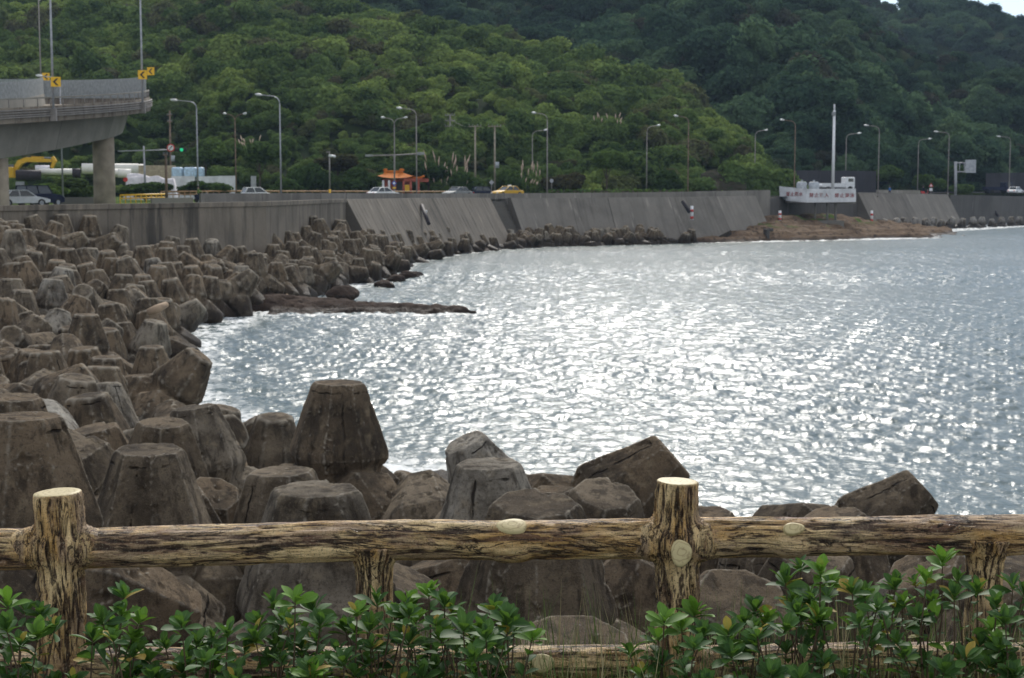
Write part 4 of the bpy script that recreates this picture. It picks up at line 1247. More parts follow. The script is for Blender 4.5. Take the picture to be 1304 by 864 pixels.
def chevron(px, py, Y, s_, yaw, lb):
    p = at(px, py, Y); e = empty('chevron_sign', p, lb, 'road sign', 'yellow chevron signs on the overpass', rz=yaw)
    MB().box((0, 0, 0), (s_, 0.04, s_)).build('sign_board', M['signyellow'], e, bevel=0.01)
    g = MB(); h = s_ * 0.36
    g.prism([(-.30 * s_, 0), (0.06 * s_, h), (0.28 * s_, h), (-.06 * s_, 0), (0.28 * s_, -h), (0.06 * s_, -h)], -0.035, -0.024)
    g.build('chevron', M['black'], e)
    return e
chevron(71, 104.5, 128.4, 0.78, 0.12, 'yellow chevron sign on the lamp pole at the left of the overpass')
chevron(181.5, 95.5, 147.0, 0.82, 0.15, 'yellow chevron sign on the lamp pole near the end of the overpass')
chevron(192, 91, 160, 0.78, -0.25, 'yellow chevron sign at the very end of the overpass curve')
chevron(58.5, 98, 183, 0.85, 0.5, 'small yellow chevron sign left of the first lamp pole on the overpass')

# things in the yard under the overpass ------------------------------------
def pipe(px0, px1, py, Y, r_, lb, mat='pipewhite', grp='large pipes stored in the yard', yaw=0.12):
    a, b = at(px0, py, Y), at(px1, py, Y); b.y += (px1 - px0) * 0.1 * 0.3
    e = empty('pipe', a, lb, 'pipe', grp)
    n = 20; V = []; F = []
    d = (b - a); L = d.length; t = d.normalized(); u = Vector((0, 0, 1)); w = t.cross(u)
    for s_, rr_ in ((0, r_), (L, r_), (L, r_ * .9), (0, r_ * .9)):
        for k in range(n): V.append(t * s_ + (u * math.cos(6.2832 * k / n) + w * math.sin(6.2832 * k / n)) * rr_)
    for j in range(4):
        for k in range(n): F.append((j * n + k, j * n + (k + 1) % n, ((j + 1) % 4) * n + (k + 1) % n, ((j + 1) % 4) * n + k))
    g = MB(); g.add(V, F, True); g.build('shell', M[mat], e)
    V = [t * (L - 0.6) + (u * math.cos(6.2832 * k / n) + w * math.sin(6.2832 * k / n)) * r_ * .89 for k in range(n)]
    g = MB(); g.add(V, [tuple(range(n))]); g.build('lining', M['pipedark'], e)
    return e
pipe(104, 172, 215, 232, 0.75, 'big white pipe on top of the stack, seen on both sides of the pier')
pipe(165, 183, 214.5, 240, 0.62, 'short white pipe end behind the big top pipe')
pipe(128, 156, 220.5, 229, 0.60, 'white pipe in the lower row just right of the pier')
pipe(150, 166, 221, 228, 0.62, 'white pipe with open dark end in the lower row')
pipe(50, 92, 219, 228, 0.45, 'thin long white pipe left of the pier')
pipe(45, 62, 216, 231, 0.6, 'lilac-grey pipe end under the excavator boom', 'tarp')
pipe(20, 50, 223.5, 226, 0.75, 'dark steel pipe at the left under the excavator boom', 'pipedark')
pipe(92, 102, 221, 226, 0.7, 'short dark pipe left of the pier', 'pipedark')
MB().box(at(198, 217, 240) - Vector((0, 0, 1.0)), (5.6, 3, 3.4)).build('site_hut', M['beige'], bevel=0.03)
tag(bpy.data.objects['site_hut'], 'low beige site hut right of the white pipes', 'hut')
def tarp(px0, px1, py, Y, lb):
    P, F = grid(0, 1, 0, 1, 0.06); a, b = at(px0, py, Y), at(px1, py, Y)
    u, v = P.T
    X = a.x + (b.x - a.x) * u; Yy = Y + v * 3; Z = 5.5 + (a.z - 5.5 + 0.4) * np.sin(np.pi * np.clip(v, .0, 1)) ** .5 * (0.8 + 0.3 * fbm(P * 5 + px0, 3, 3))
    Z = np.where((u < .03) | (u > .97), 5.5, Z)
    return tag(link('tarpaulin', np_mesh('t', np.c_[X, Yy, Z], F), M['tarp']), lb, 'tarpaulin')
tarp(155, 222, 223, 218, 'crumpled white tarpaulin over material in front of the pipes')
def low_wall(px0, py0, Y0, px1, py1, Y1, th, mat, lb, name='low_wall', cat='wall', h=None):
    a, b = at(px0, py0, Y0), at(px1, py1, Y1)
    pl = [(a.x, a.y, a.z), (b.x, b.y, b.z)]
    hh = h if h else min(a.z, b.z) - 5.0
    return tag(link(name, sweep(pl, [(0, -hh), (0, 0), (-th, 0), (-th, -hh)]), mat), lb, cat)
low_wall(219, 224.5, 222, 248, 224.5, 224, 0.3, M['whitedirty'], 'low whitish wall left of the first street lamp')
low_wall(252, 225, 224, 300, 224, 228, 0.3, M['whitedirty'], 'low whitish wall right of the first street lamp')
for px, w_, lb in ((226, 13, 'pale blue tank left of the first street lamp'), (243, 16, 'whitish blue tank right behind the first street lamp'), (256, 7, 'small pale tank right of the first street lamp')):
    c = at(px, 218, 236); ww = w_ / FPX * 236
    g = MB(); g.box(c - Vector((0, 0, .2)), (ww, 1.6, 1.5)); e = g.build('storage_tank', M['bluetank'], bevel=0.25)
    # stand under the tank
    tag(e, lb, 'tank', 'plastic tanks behind the whitish wall')
    e2 = MB().box((c.x, c.y, (c.z - 1.0 + 5.5) / 2), (ww * .8, 1.2, max(.2, c.z - 1.0 - 5.5))).build('stand', M['greygreen'], e)
low_wall(193, 252.5, 158, 246, 252, 160, 0.4, M['bridge'], 'pale concrete road barrier between the pier and the first street lamp', 'road_barrier', 'barrier')
low_wall(68, 251.5, 150, 127, 251.3, 152, 0.4, M['bridge'], 'pale concrete road barrier left of the pier', 'road_barrier', 'barrier')
# yellow railing and guardrail
def railing(pts, mat, lb, name='guardrail', hgt=0.8, n_post=14):
    P0 = [at(*p) for p in pts]; e = empty(name, (P0[0].x, P0[0].y, P0[0].z - hgt), lb, 'guardrail')
    Q = [p - e.location for p in P0]
    MB().tube(Q, 0.10, 6).build('rail', mat, e)
    MB().tube([q - Vector((0, 0, .35)) for q in Q], 0.07, 6).build('rail', mat, e)
    for k in range(n_post):
        f = k / (n_post - 1) * (len(Q) - 1); i = min(int(f), len(Q) - 2); q = Q[i].lerp(Q[i + 1], f - i)
        MB().tube([q - Vector((0, 0, hgt + .4)), q], 0.06, 6).build('post', mat, e)
    return e
railing([(153, 249, 175), (212, 247.5, 178)], M['signyellow'], 'yellow railing right of the round pier', n_post=10)
railing([(205, 244.5, 195), (300, 243.6, 205), (440, 244, 212), (620, 244.5, 226)], M['guard'], 'long rusty orange guardrail along the far side of the road', n_post=40)

# yellow excavator (boom, stick, cylinder, bucket; body hidden by the pier)
e = empty('excavator', at(10, 222, 236), 'yellow excavator arm raised behind the dark pipe, body behind the pier', 'excavator')
def LP(px, py, Y=236): return at(px, py, Y) - e.location
def bar(name, pts, w, mat, par):
    return MB().tube(pts, w, 4, smooth=False).build(name, mat, par)
bar('boom', [LP(18, 218), LP(26, 207), LP(34, 203.5), LP(66, 205)], [0.42, 0.55, 0.5, 0.3], M['yellow'], e)
bar('boom_cylinder', [LP(40, 200.5), LP(56, 200.8)], 0.16, M['yellow'], e)
bar('piston_rod', [LP(56, 200.8), LP(67, 201)], 0.10, M['galv'], e)
bar('stick', [LP(67, 200), LP(70, 205), LP(66, 214)], [0.3, 0.42, 0.32], M['yellow'], e)
g = MB(); c = LP(6, 220); g.box(c, (3.2, 2.4, 1.6)); g.build('housing', M['yellow'], e, bevel=0.12)
g = MB(); g.box(LP(14, 217), (1.2, 1.1, 1.7)); g.build('cab', M['glass'], e, bevel=0.08)
g = MB(); c = LP(8, 226); c.z = 5.9 - e.location.z
for sy_ in (-1.1, 1.1): g.box(c + Vector((0, sy_, 0)), (3.8, 0.55, 0.75))
g.build('track', M['rubber'], e, bevel=0.15)

# vehicles ----------------------------------------------------------------
def car(px, py_roof, Y, yaw, mat, lb, kind='sedan', z0=5.86, cat='car'):
    p = at(px, py_roof, Y); e = empty({'sedan': 'parked_car', 'taxi': 'taxi', 'suv': 'jeep', 'hatch': 'parked_car'}[kind], (p.x, p.y, z0), lb, cat, 'vehicles on the road', rz=yaw)
    L = {'sedan': 4.5, 'taxi': 4.5, 'suv': 4.3, 'hatch': 3.9}[kind]; W = 1.75; h = {'sedan': 1.45, 'taxi': 1.46, 'suv': 1.85, 'hatch': 1.5}[kind]
    b = 0.88 if kind != 'suv' else 1.1
    x = L / 2
    body = [(-x, .42), (-x + .05, b - .1), (-x + .5 if kind == 'sedan' else -x + .15, b), (x - 1.25, b + .02), (x - .25, b - .16), (x, b - .34), (x, .36), (x - .4, .28), (-x + .4, .28)]
    MB().prism(body, -W / 2, W / 2).build('body', mat, e, bevel=0.07)
    if kind == 'sedan' or kind == 'taxi': r0, r1, t0, t1 = -x + .6, x - 1.2, -x + 1.2, x - 2.0
    elif kind == 'suv': r0, r1, t0, t1 = -x + .12, x - 1.3, -x + .2, x - 1.7
    else: r0, r1, t0, t1 = -x + .15, x - 1.05, -x + .45, x - 1.8
    def frus(y, za, zb, ins):
        return [(r0 + ins, -y + .0, za), (r1 - ins, -y, za), (r1 - ins, y, za), (r0 + ins, y, za), (t0 + ins, -y * .82, zb), (t1 - ins, -y * .82, zb), (t1 - ins, y * .82, zb), (t0 + ins, y * .82, zb)]
    Fb = [(0, 1, 2, 3), (4, 7, 6, 5), (0, 4, 5, 1), (1, 5, 6, 2), (2, 6, 7, 3), (3, 7, 4, 0)]
    g = MB(); g.add(frus(W / 2 - .08, b - .02, h - .05, .02), Fb); g.build('window', M['glass'], e, bevel=0.03)
    g = MB(); g.box(((t0 + t1) / 2, 0, h - .03), (t1 - t0 + .08, W * .78, .07)); g.build('roof', mat, e, bevel=0.03)
    g = MB()
    V = frus(W / 2 - .07, b - .02, h - .04, 0)
    for s_ in (0, 3): g.tube([V[s_], V[s_ + 4]], .05, 6); g.tube([V[s_ + (1 if s_ == 0 else -1)], V[s_ + 4 + (1 if s_ == 0 else -1)]], .045, 6)
    for s_ in (-1, 1): g.tube([((r0 + r1) / 2 - .1, s_ * (W / 2 - .07), b), ((t0 + t1) / 2 - .05, s_ * (W / 2 - .07) * .82, h - .04)], .045, 6)
    g.build('pillar', mat, e)
    for sx_ in (-x + .8, x - .8):
        for sy_ in (-W / 2 + .1, W / 2 - .1):
            g = MB(); g.tube([(sx_, sy_ - .11, .33), (sx_, sy_ + .11, .33)], .33, 18); w_ = g.build('wheel', M['rubber'], e)
            g = MB(); g.tube([(sx_, sy_ - .115 if sy_ < 0 else sy_ + .09, .33), (sx_, sy_ - .09 if sy_ < 0 else sy_ + .115, .33)], .2, 12); g.build('rim', M['galv'], w_)
    for sy_ in (-.6, .6):
        MB().box((x - .02, sy_, b - .32), (.08, .32, .16)).build('headlight', M['lamphead'], e, bevel=.02)
        MB().box((-x + .02, sy_, b - .22), (.08, .3, .18)).build('tail_light', M['red'], e, bevel=.02)
    if kind == 'taxi': MB().box(((t0 + t1) / 2, 0, h + .07), (.28, .5, .14)).build('roof_sign', M['white'], e, bevel=.03)
    if kind == 'suv': MB().tube([(-x - .12, 0, .85), (-x - .32, 0, .85)], .36, 18).build('spare_wheel', M['rubber'], e)
    return e
ZC = 5.86
car(488, 240, 206, 0.80, M['white'], 'white sedan passing in front of the little temple')
car(582, 241, 214, 4.0, M['greygreen'], 'silver car between the temple and the concrete utility poles', z0=5.9)
car(646, 237.5, 212, 3.85, M['yellow'], 'yellow taxi in front of the right utility pole', 'taxi', z0=6.0)
car(618, 240.5, 222, 0.35, M['cloth_d'], 'dark car just left of the yellow taxi', 'hatch')
car(328, 242.5, 190, 0.5, M['white'], 'white car behind the parapet beside the grey post sign', 'hatch')
car(50, 245, 140, 1.0, M['cloth_d'], 'dark blue jeep with spare wheel below the overpass', 'suv')
car(28, 250, 138, 0.6, M['white'], 'white car beside the dark blue jeep below the overpass')
car(1293, 245.5, 316, 0.9, M['white'], 'white car at the right edge before the hoarding', z0=5.6)
def truck(px, Y, yaw, lb, mat, z0):
    p = at(px, 240, Y); e = empty('truck', (p.x, p.y, z0), lb, 'truck', 'vehicles on the road', rz=yaw)
    MB().box((1.9, 0, 1.45), (1.7, 1.95, 1.9)).build('cab', mat, e, bevel=.15)
    MB().box((2.5, 0, 1.9), (0.55, 1.7, .65)).build('window', M['glass'], e, bevel=.05)
    for s_ in (-1, 1): MB().box((2.0, s_ * .96, 1.9), (.9, .06, .55)).build('window', M['glass'], e, bevel=.02)
    MB().box((-1.0, 0, 0.85), (4.0, 2.0, .25)).box((-1.0, -1, 1.15), (4, .06, .5)).box((-1, 1, 1.15), (4, .06, .5)).build('flatbed', mat, e)
    for x in (-2.0, 1.9):
        for y in (-.85, .85): MB().tube([(x, y - .15, .45), (x, y + .15, .45)], .45, 16).build('wheel', M['rubber'], e)
    for s_ in (-.7, .7): MB().box((2.76, s_, 1.0), (.06, .3, .2)).build('headlight', M['lamphead'], e)
    return e
truck(1066, 262, 0.2, 'white truck with cab showing above the right end of the white sign', M['white'], 6.4)
truck(1271, 322, 0.3, 'dark open truck parked before the right hoarding', M['cloth_d'], 5.6)

# poles, power lines ------------------------------------------------------
def upole(px, ty, Y, arm, lb, mat='cpole', arms=(0,), name='utility_pole', group='utility poles inland of the road', box=False):
    t = at(px, ty, Y); e = empty(name, (t.x, Y, 5.5), lb, 'utility pole', group); H = t.z - 5.5
    MB().tube([(0, 0, 0), (0, 0, H)], [.17, .12], 9).build('pole', M[mat], e)
    for k in arms:
        MB().box((0, -.15, H - .15 - k), (arm, .12, .12)).build('crossarm', M[mat], e)
        for s_ in (-.45, -.2, .2, .45): MB().tube([(s_ * arm, -.15, H - .1 - k), (s_ * arm, -.15, H + .18 - k)], [.05, .03], 6).build('insulator', M['greygreen'], e)
    if box: MB().tube([(.35, 0, H * .42), (.35, 0, H * .42 + .9)], .3, 12).build('transformer', M['plastic'], e)
    return e
upole(605, 160, 238, 1.9, 'left concrete utility pole with a T crossarm left of the taxi')
upole(630, 160, 236, 2.0, 'right concrete utility pole with transformer behind the taxi', box=True)
upole(573, 146, 262, 1.7, 'dark utility pole with stacked crossarms on the slope left of the pair', 'galv_dull', arms=(0, 0.9, 1.8))
upole(216, 141, 250, 0.8, 'red-tipped utility pole behind the traffic light', 'rustpole', arms=(0.6, 1.6), box=True)
upole(288.5, 192, 262, 0.9, 'dark slim pole in the bushes left of the twin-armed lamp', 'galv_dull')
upole(211, 196, 170, 0.5, 'short rusty pole in front of the traffic light mast', 'rustpole')
g = MB()
A_ = at(216, 150, 250); B_ = at(573, 150, 262); C_ = at(605, 161, 238); D_ = at(630, 161, 236)
def wire(a, b, sag=1.5):
    g.tube([a.lerp(b, t) - Vector((0, 0, sag * 4 * t * (1 - t))) for t in np.linspace(0, 1, 12)], 0.02, 4)
for dz in (0, .8): wire(A_ - Vector((0, 0, dz)), B_ - Vector((0, 0, dz)), 2.5)
wire(B_, C_, .6); wire(C_, D_, .1)
tag(g.build('power_line', M['black']), 'thin power lines strung between the utility poles', 'power line')

# traffic mast arms
e = empty('traffic_light', (at(184, 190, 200).x, 200, 5.5), 'traffic light mast with long arm and green light right of the pier', 'traffic light')
def T(px, py, Y=200): return at(px, py, Y) - e.location
MB().tube([(0, 0, 0), T(183, 186)], [.16, .1], 8).build('pole', M['galv'], e)
MB().tube([T(150, 193), T(184, 192), T(233, 190.5)], .08, 6).build('arm', M['galv'], e)
tl = MB().box(T(229, 191) + Vector((0, 0, 0)), (1.7, .2, .42)).build('signal_housing', M['black'], e, bevel=.05)
c = T(231.5, 191) - Vector((0, .13, 0))
MB().tube([c, c - Vector((0, .05, 0))], .22, 14).build('green_lamp', M['greenlight'], tl)
c = at(217.5, 188.5, 199.7); e2 = empty('round_sign', c, 'round red-rimmed white road sign on the traffic light arm', 'road sign')
MB().tube([(0, 0, 0), (0, -.05, 0)], .50, 24).build('rim', M['red'], e2)
MB().tube([(0, -.052, 0), (0, -.07, 0)], .36, 24).build('sign_face', M['white'], e2)
MB().box((0, -.08, 0), (.10, .015, .6), ry=.7).build('symbol', M['black'], e2)
def mast_panel():
    e = empty('mast_arm', (at(502, 200, 222).x, 222, 5.5), 'long grey signal arm crossing the twin-armed lamp above the temple', 'signal arm')
    def T(px, py): return at(px, py, 221.7) - e.location
    MB().tube([T(473, 198.5), T(502, 198), T(538, 195.8)], .11, 6).build('arm', M['galv_dull'], e)
    MB().box(T(470, 198.5), (1.1, .2, .3)).build('signal_housing', M['greygreen'], e, bevel=.04)
    MB().box(T(536, 196), (1.0, .2, .4)).build('signal_housing', M['greygreen'], e, bevel=.04)
    MB().tube([(0, 0, 0), T(502.3, 199)], .12, 8).build('pole', M['galv_dull'], e)
mast_panel()
def post_sign(px, py, Y, w, h, mat, lb, base=5.5, pole='galv_dull', name='road_sign', shape='rect', th=.05):
    c = at(px, py, Y); e = empty(name, (c.x, Y, base), lb, 'road sign'); H = c.z - base
    MB().tube([(0, 0, 0), (0, 0, H + h * .4)], .05, 6).build('post', M[pole], e)
    if shape == 'rect': o = MB().box((0, -.08, H), (w, th, h)).build('sign_board', M[mat], e, bevel=.01)
    elif shape == 'disc': o = MB().tube([(0, -.06, H), (0, -.10, H)], w / 2, 20).build('sign_board', M[mat], e)
    else:
        g = MB(); n = 4 if shape == 'diamond' else 3
        g.prism([(w * .5 * math.sin(6.2832 * k / n), H + w * .5 * math.cos(6.2832 * k / n)) for k in range(n)], -.10, -.06); o = g.build('sign_board', M[mat], e)
    return e, o, H
post_sign(323, 234.5, 200, .65, 2.0, 'galv', 'narrow grey panel sign left of the tallest lamp', th=.2)
e_, o_, H_ = post_sign(502, 233.5, 209, .7, .7, 'blue', 'blue and white diamond sign before the temple', shape='diamond')
MB().prism([(-.18, H_ - .02), (-.02, H_ + .18), (.18, H_ + .02), (.02, H_ - .18)], -.115, -.102).build('symbol', M['white'], e_)
MB().box((0, -.08, H_ - .62), (.45, .04, .16)).build('sub_panel', M['signyellow'], e_)
post_sign(626, 232.5, 214, .7, 1.0, 'galv', 'small grey sign back left of the taxi', shape='diamond')
post_sign(702.5, 230.5, 222, .55, .55, 'galv', 'small round sign right of the street lamp beyond the taxi', shape='disc')
e_, o_, H_ = post_sign(1185.5, 236.5, 286, .95, .95, 'red', 'red and white triangular sign below the right lamps', shape='tri')
MB().prism([(.26 * math.sin(6.2832 * k / 3), H_ + .26 * math.cos(6.2832 * k / 3)) for k in range(3)], -.115, -.102).build('sign_face', M['white'], e_)
MB().box((0, -.08, H_ - .75), (.55, .04, .5)).build('sub_panel', M['white'], e_)
post_sign(160, 229, 205, .6, .6, 'red', 'small round red sign just right of the pier', shape='disc')
post_sign(26, 238.5, 160, .9, 1.1, 'galv', 'grey panel sign left of the jeep')
e = empty('camera_pole', (at(420, 240, 195).x, 195, 5.5), 'pole with small camera and yellow base between the left lamps and the temple', 'pole')
Hc = at(420, 194, 195).z - 5.5
MB().tube([(0, 0, 1.6), (0, 0, Hc)], .09, 8).build('pole', M['galv_dull'], e)
MB().tube([(0, 0, 0), (0, 0, 1.6)], .13, 8).build('base', M['signyellow'], e)
MB().tube([(-.1, 0, Hc - .4), (.75, 0, Hc - .55)], .16, 8).build('camera_housing', M['white'], e)
MB().box((-.15, 0, Hc), (.45, .3, .2)).build('bracket', M['galv_dull'], e)
# overhead sign on the right
e = empty('overhead_sign', (at(1217, 240, 292).x, 292, 5.5), 'grey overhead road sign seen from behind, right of the tall lamp', 'road sign')
def T(px, py): return at(px, py, 292) - e.location
MB().tube([(0, 0, 0), T(1217, 206)], .26, 10).build('pole', M['galv'], e)
for y in (207.5, 219): MB().tube([T(1217, y), T(1240, y)], .09, 6).build('arm', M['galv'], e)
for x in (1222, 1228): MB().tube([T(x, 207.5), T(x, 219)], .06, 6).build('strut', M['galv'], e)
MB().box(T(1235.5, 212) - Vector((0, .2, 0)), (2.0, .08, 2.4)).build('sign_board', M['galv'], e)
# hoardings
def hoard(px0, px1, py0, py1, Y0, Y1, lb):
    a, b = at(px0, py0, Y0), at(px1, py1, Y1)
    return tag(link('hoarding', sweep([(a.x, a.y, a.z), (b.x, b.y, b.z)], [(0, -(a.z - 5.2)), (0, 0), (-.15, 0), (-.15, -(a.z - 5.2))]), M['hoarding']), lb, 'hoarding')
hoard(990, 1116, 217, 218, 262, 276, 'dark netting hoarding behind the white sign')
hoard(1256, 1345, 221, 219, 330, 345, 'dark netting hoarding at the right edge')
low_wall(1116, 242, 276, 1172, 242.5, 292, .3, M['bridge'], 'low pale wall below the right lamps')
# white mast
e = empty('white_mast', (at(1060.5, 240, 250).x, 250, 6.2), 'tall white mast behind the white sign with instruments at its top', 'mast')
Hm = at(1060, 133, 250).z - 6.2
MB().tube([(0, 0, 0), (0, 0, Hm - 1)], [.25, .19], 14).build('pole', M['white'], e)
MB().tube([(0, 0, Hm - 1.5), (0, 0, Hm)], [.16, .12], 10).build('sensor', M['whitedirty'], e)
MB().box((-.12, -.1, Hm - 1.5), (.55, .5, .6)).build('instrument_box', M['greygreen'], e, bevel=.06)

# white warning sign board on legs ---------------------------------------
sY = 232.0
e = empty('warning_sign', (at(1040, 262, sY).x, sY, 1.0), 'long white boat-shaped notice board on concrete legs with red characters', 'notice board')
def T(px, py, Y=sY): return at(px, py, Y) - e.location
# plan: two faces meeting near px 1027
BT = [(993, 237.5, 234.5), (1027, 241, 231), (1090, 240.5, 232)]
BB = [(993.5, 250.5, 234.5), (1002, 256, 233.6), (1027, 258.2, 231), (1090, 257.5, 232)]
t0_, t1_, t2_ = [T(*q) for q in BT]; b0_, b1_, b2_, b3_ = [T(*q) for q in BB]
def slab(poly, th=0.5):
    V = list(poly) + [p + Vector((0, th, 0)) for p in poly]; n = len(poly)
    F = [tuple(range(n)), tuple(range(n, 2 * n))[::-1]] + [(i, (i + 1) % n, (i + 1) % n + n, i + n) for i in range(n)]
    return MB().add(V, F)
slab([t0_, t1_, b2_, b1_, b0_]).build('sign_board', M['whitedirty'], e)
slab([t1_ + Vector((.01, 0, 0)), t2_, b3_, b2_ + Vector((.01, 0, 0))]).build('sign_board', M['whitedirty'], e)
g = slab([b1_ + Vector((0, .1, -.02)), b2_ + Vector((0, .1, -.02)), b3_ + Vector((0, .1, -.02)), b3_ + Vector((0, .1, -.3)), b1_ + Vector((0, .1, -.3))], 4.5)
g.build('platform', M['bridge'], e)
for px, y1 in ((1038, 280), (1053.5, 281), (1064, 279)):
    a_, b_ = T(px, 259, 233), T(px, y1, 233); MB().tube([b_ - Vector((0, 0, 1.5)), a_], .19, 10).build('leg', M['bridge'], e)
slab([T(1015, 281, 231), T(1075, 281.5, 231), T(1075, 290, 231), T(1015, 290, 231)], 4).build('footing', M['bridge'], e)
def word(txt, px, py, Y, size, yaw, par):
    cu = bpy.data.curves.new('lettering', 'FONT'); cu.body = txt; cu.size = size; cu.extrude = 0.01; cu.align_x = 'CENTER'; cu.align_y = 'CENTER'; cu.space_character = 1.28; cu.offset = 0.012
    o = bpy.data.objects.new('lettering', cu); COL.objects.link(o)
    dg = bpy.context.evaluated_depsgraph_get(); me = bpy.data.meshes.new_from_object(o.evaluated_get(dg)); bpy.data.objects.remove(o)
    o = link('lettering', me, M['letter'], par); o.location = at(px, py, Y) - par.location; o.rotation_euler = (R(90), 0, yaw); return o
yl = math.atan2(t1_.y - t0_.y, t1_.x - t0_.x); yr = math.atan2(t2_.y - t1_.y, t2_.x - t1_.x)
def on_board(a, b, px):
    A, B = a + e.location, b + e.location
    xa, xb = proj(A)[0], proj(B)[0]; return A.lerp(B, (px - xa) / (xb - xa)).y
for txt, px, py, aa, bb, yy in (('禁止戲水', 1011.5, 247.8, t0_, t1_, yl), ('禁止進入', 1043, 249.2, t1_, t2_, yr), ('禁止游泳', 1075.5, 249.5, t1_, t2_, yr)):
    word(txt, px, py, on_board(aa, bb, px) - 0.03, 0.68, yy, e)
for px, lb in ((1021, 'grey water tank, left of the two on the white sign platform'), (1036.5, 'grey water tank, right of the two on the white sign platform')):
    c = at(px, 236, 236); w = .78
    g = MB(); g.tube([(c.x, c.y, c.z - .95), (c.x, c.y, c.z - .75), (c.x, c.y, c.z + .3), (c.x, c.y, c.z + .5)], [w * .95, w, w, w * .7], 18)
    o = g.build('water_tank', M['plastic']); tag(o, lb, 'water tank', 'water tanks behind the white sign')
    MB().tube([(c.x, c.y, c.z + .5), (c.x, c.y, c.z + .75)], .16, 8).build('cap', M['plastic'], o)
# warning bollards on the revetment foot and shelf
def bollard(px, py, Y, lb, h=1.8, r_=.2):
    b = at(px, py, Y); e = empty('warning_post', b, lb, 'warning post', 'striped warning posts')
    n = 4
    MB().tube([(0, 0, 0), (0, 0, h)], r_, 10).build('post', M['white'], e)
    for k in (0, 2): MB().tube([(0, 0, h * k / n + .1), (0, 0, h * (k + 1) / n)], r_ + .01, 10).build('stripe', M['red'], e)
bollard(881, 280, 206.5, 'red and white post at the foot of the long smooth revetment')
bollard(1110, 283, 248, 'red and white post below the right revetment')
bollard(993, 281, 226, 'whitish post on the rock shelf left of the sign legs', 1.4, .22)
for px, py, Y, lb in ((874, 265, 206.2, 'black drain pipe on the long smooth revetment'), (1160, 272, 266, 'black drain pipe on the right revetment'), (1268, 272, 300, 'black drain pipe on the far right seawall')):
    c = at(px, py, Y); MB().tube([c + Vector((-.5, .2, .9)), c + Vector((.4, -.3, -.6))], .24, 8).build('drain_pipe', M['pipedark'])
    tag(COL.objects[-1], lb, 'pipe', 'drain pipes of the seawalls')
c = at(541, 272, 173); MB().box(c, (.42, .1, .75), ry=.2).build('notice', M['white'], bevel=.02)
tag(COL.objects[-1], 'small white notice on the streaked revetment', 'notice')
MB().tube([at(537, 262, 172), at(546, 285, 168)], .22, 6).build('drain_pipe', M['pipedark']); tag(COL.objects[-1], 'dark drain chute down the streaked revetment', 'pipe', 'drain pipes of the seawalls')

# temple -------------------------------------------------------------------
tY = 228; e = empty('temple', (at(508, 240, tY).x, tY + 3, 5.5), 'little red temple with curved orange tiled roof beside the road', 'temple')
def T(px, py, dy=0): return at(px, py, tY + dy) - e.location
def hiproof(px0, px1, pyE, pyR, rx0, rx1, dep, name, par):
    a, b = T(px0, pyE), T(px1, pyE); c, d = T(rx0, pyR, dep / 2), T(rx1, pyR, dep / 2)
    n = 9; V = []; F = []
    zE, zR = a.z, c.z
    for i in range(n):
        t = i / (n - 1); z = zE + (zR - zE) * t ** 1.5
        x0 = a.x + (c.x - a.x) * t; x1 = b.x + (d.x - b.x) * t; y0 = a.y + (c.y - a.y) * t; y1 = a.y + dep - (dep / 2) * t
        for k in range(7):
            u = k / 6; lift = 0.35 * abs(2 * u - 1) ** 3 * (1 - t)
            V.append((x0 + (x1 - x0) * u, y0, z + lift))
        for k in range(7):
            u = k / 6; lift = 0.35 * abs(2 * u - 1) ** 3 * (1 - t)
            V.append((x1 + (x0 - x1) * u, y1, z + lift))
    for i in range(n - 1):
        for k in range(14): F.append((i * 14 + k, i * 14 + (k + 1) % 14, (i + 1) * 14 + (k + 1) % 14, (i + 1) * 14 + k))
    F.append(tuple(range(14))[::-1]); F.append(tuple((n - 1) * 14 + k for k in range(14)))
    r_ = MB().add(V, F).build(name, M['orange_tile'], par)
    MB().tube([c + Vector((-.3, 0, .35)), c + Vector((.4, 0, .08)), d + Vector((-.4, 0, .08)), d + Vector((.3, 0, .35))], .16, 6).build('ridge', M['orange_tile'], r_)
    return r_
hiproof(480, 527, 227, 219.5, 491, 512, 6.5, 'roof', e)
hiproof(505, 541, 230.5, 227.5, 509, 538, 3.2, 'lower_roof', e)
for px in (491, 511):
    p_ = T(px, 218.5, 3.2); MB().box(p_, (.5, .4, .8)).build('ridge_ornament', M['orange_tile'], e, bevel=.08)
a, b = T(487, 228, 1), T(522, 228, 1)
MB().box(((a.x + b.x) / 2, a.y + 2.6, a.z / 2), (b.x - a.x, 4.2, a.z)).build('wall', M['redbrick'], e)
for px in (488, 495.5, 503, 514, 523, 533):
    p_ = T(px, 230, .2); MB().tube([(p_.x, p_.y, 0), (p_.x, p_.y, p_.z)], .17, 8).build('column', M['whitedirty' if px < 500 else 'redbrick'], e)
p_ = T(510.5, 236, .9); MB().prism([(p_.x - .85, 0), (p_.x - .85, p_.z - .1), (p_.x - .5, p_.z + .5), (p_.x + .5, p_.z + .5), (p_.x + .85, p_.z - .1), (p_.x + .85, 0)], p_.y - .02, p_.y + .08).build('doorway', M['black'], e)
p_ = T(519.5, 240, .5); MB().box((p_.x, p_.y, p_.z), (1.0, .3, 1.0)).build('altar_panel', M['signyellow'], e)
MB().box(T(530, 229.8, .3), (3.6, .3, .5)).build('beam', M['redbrick'], e)

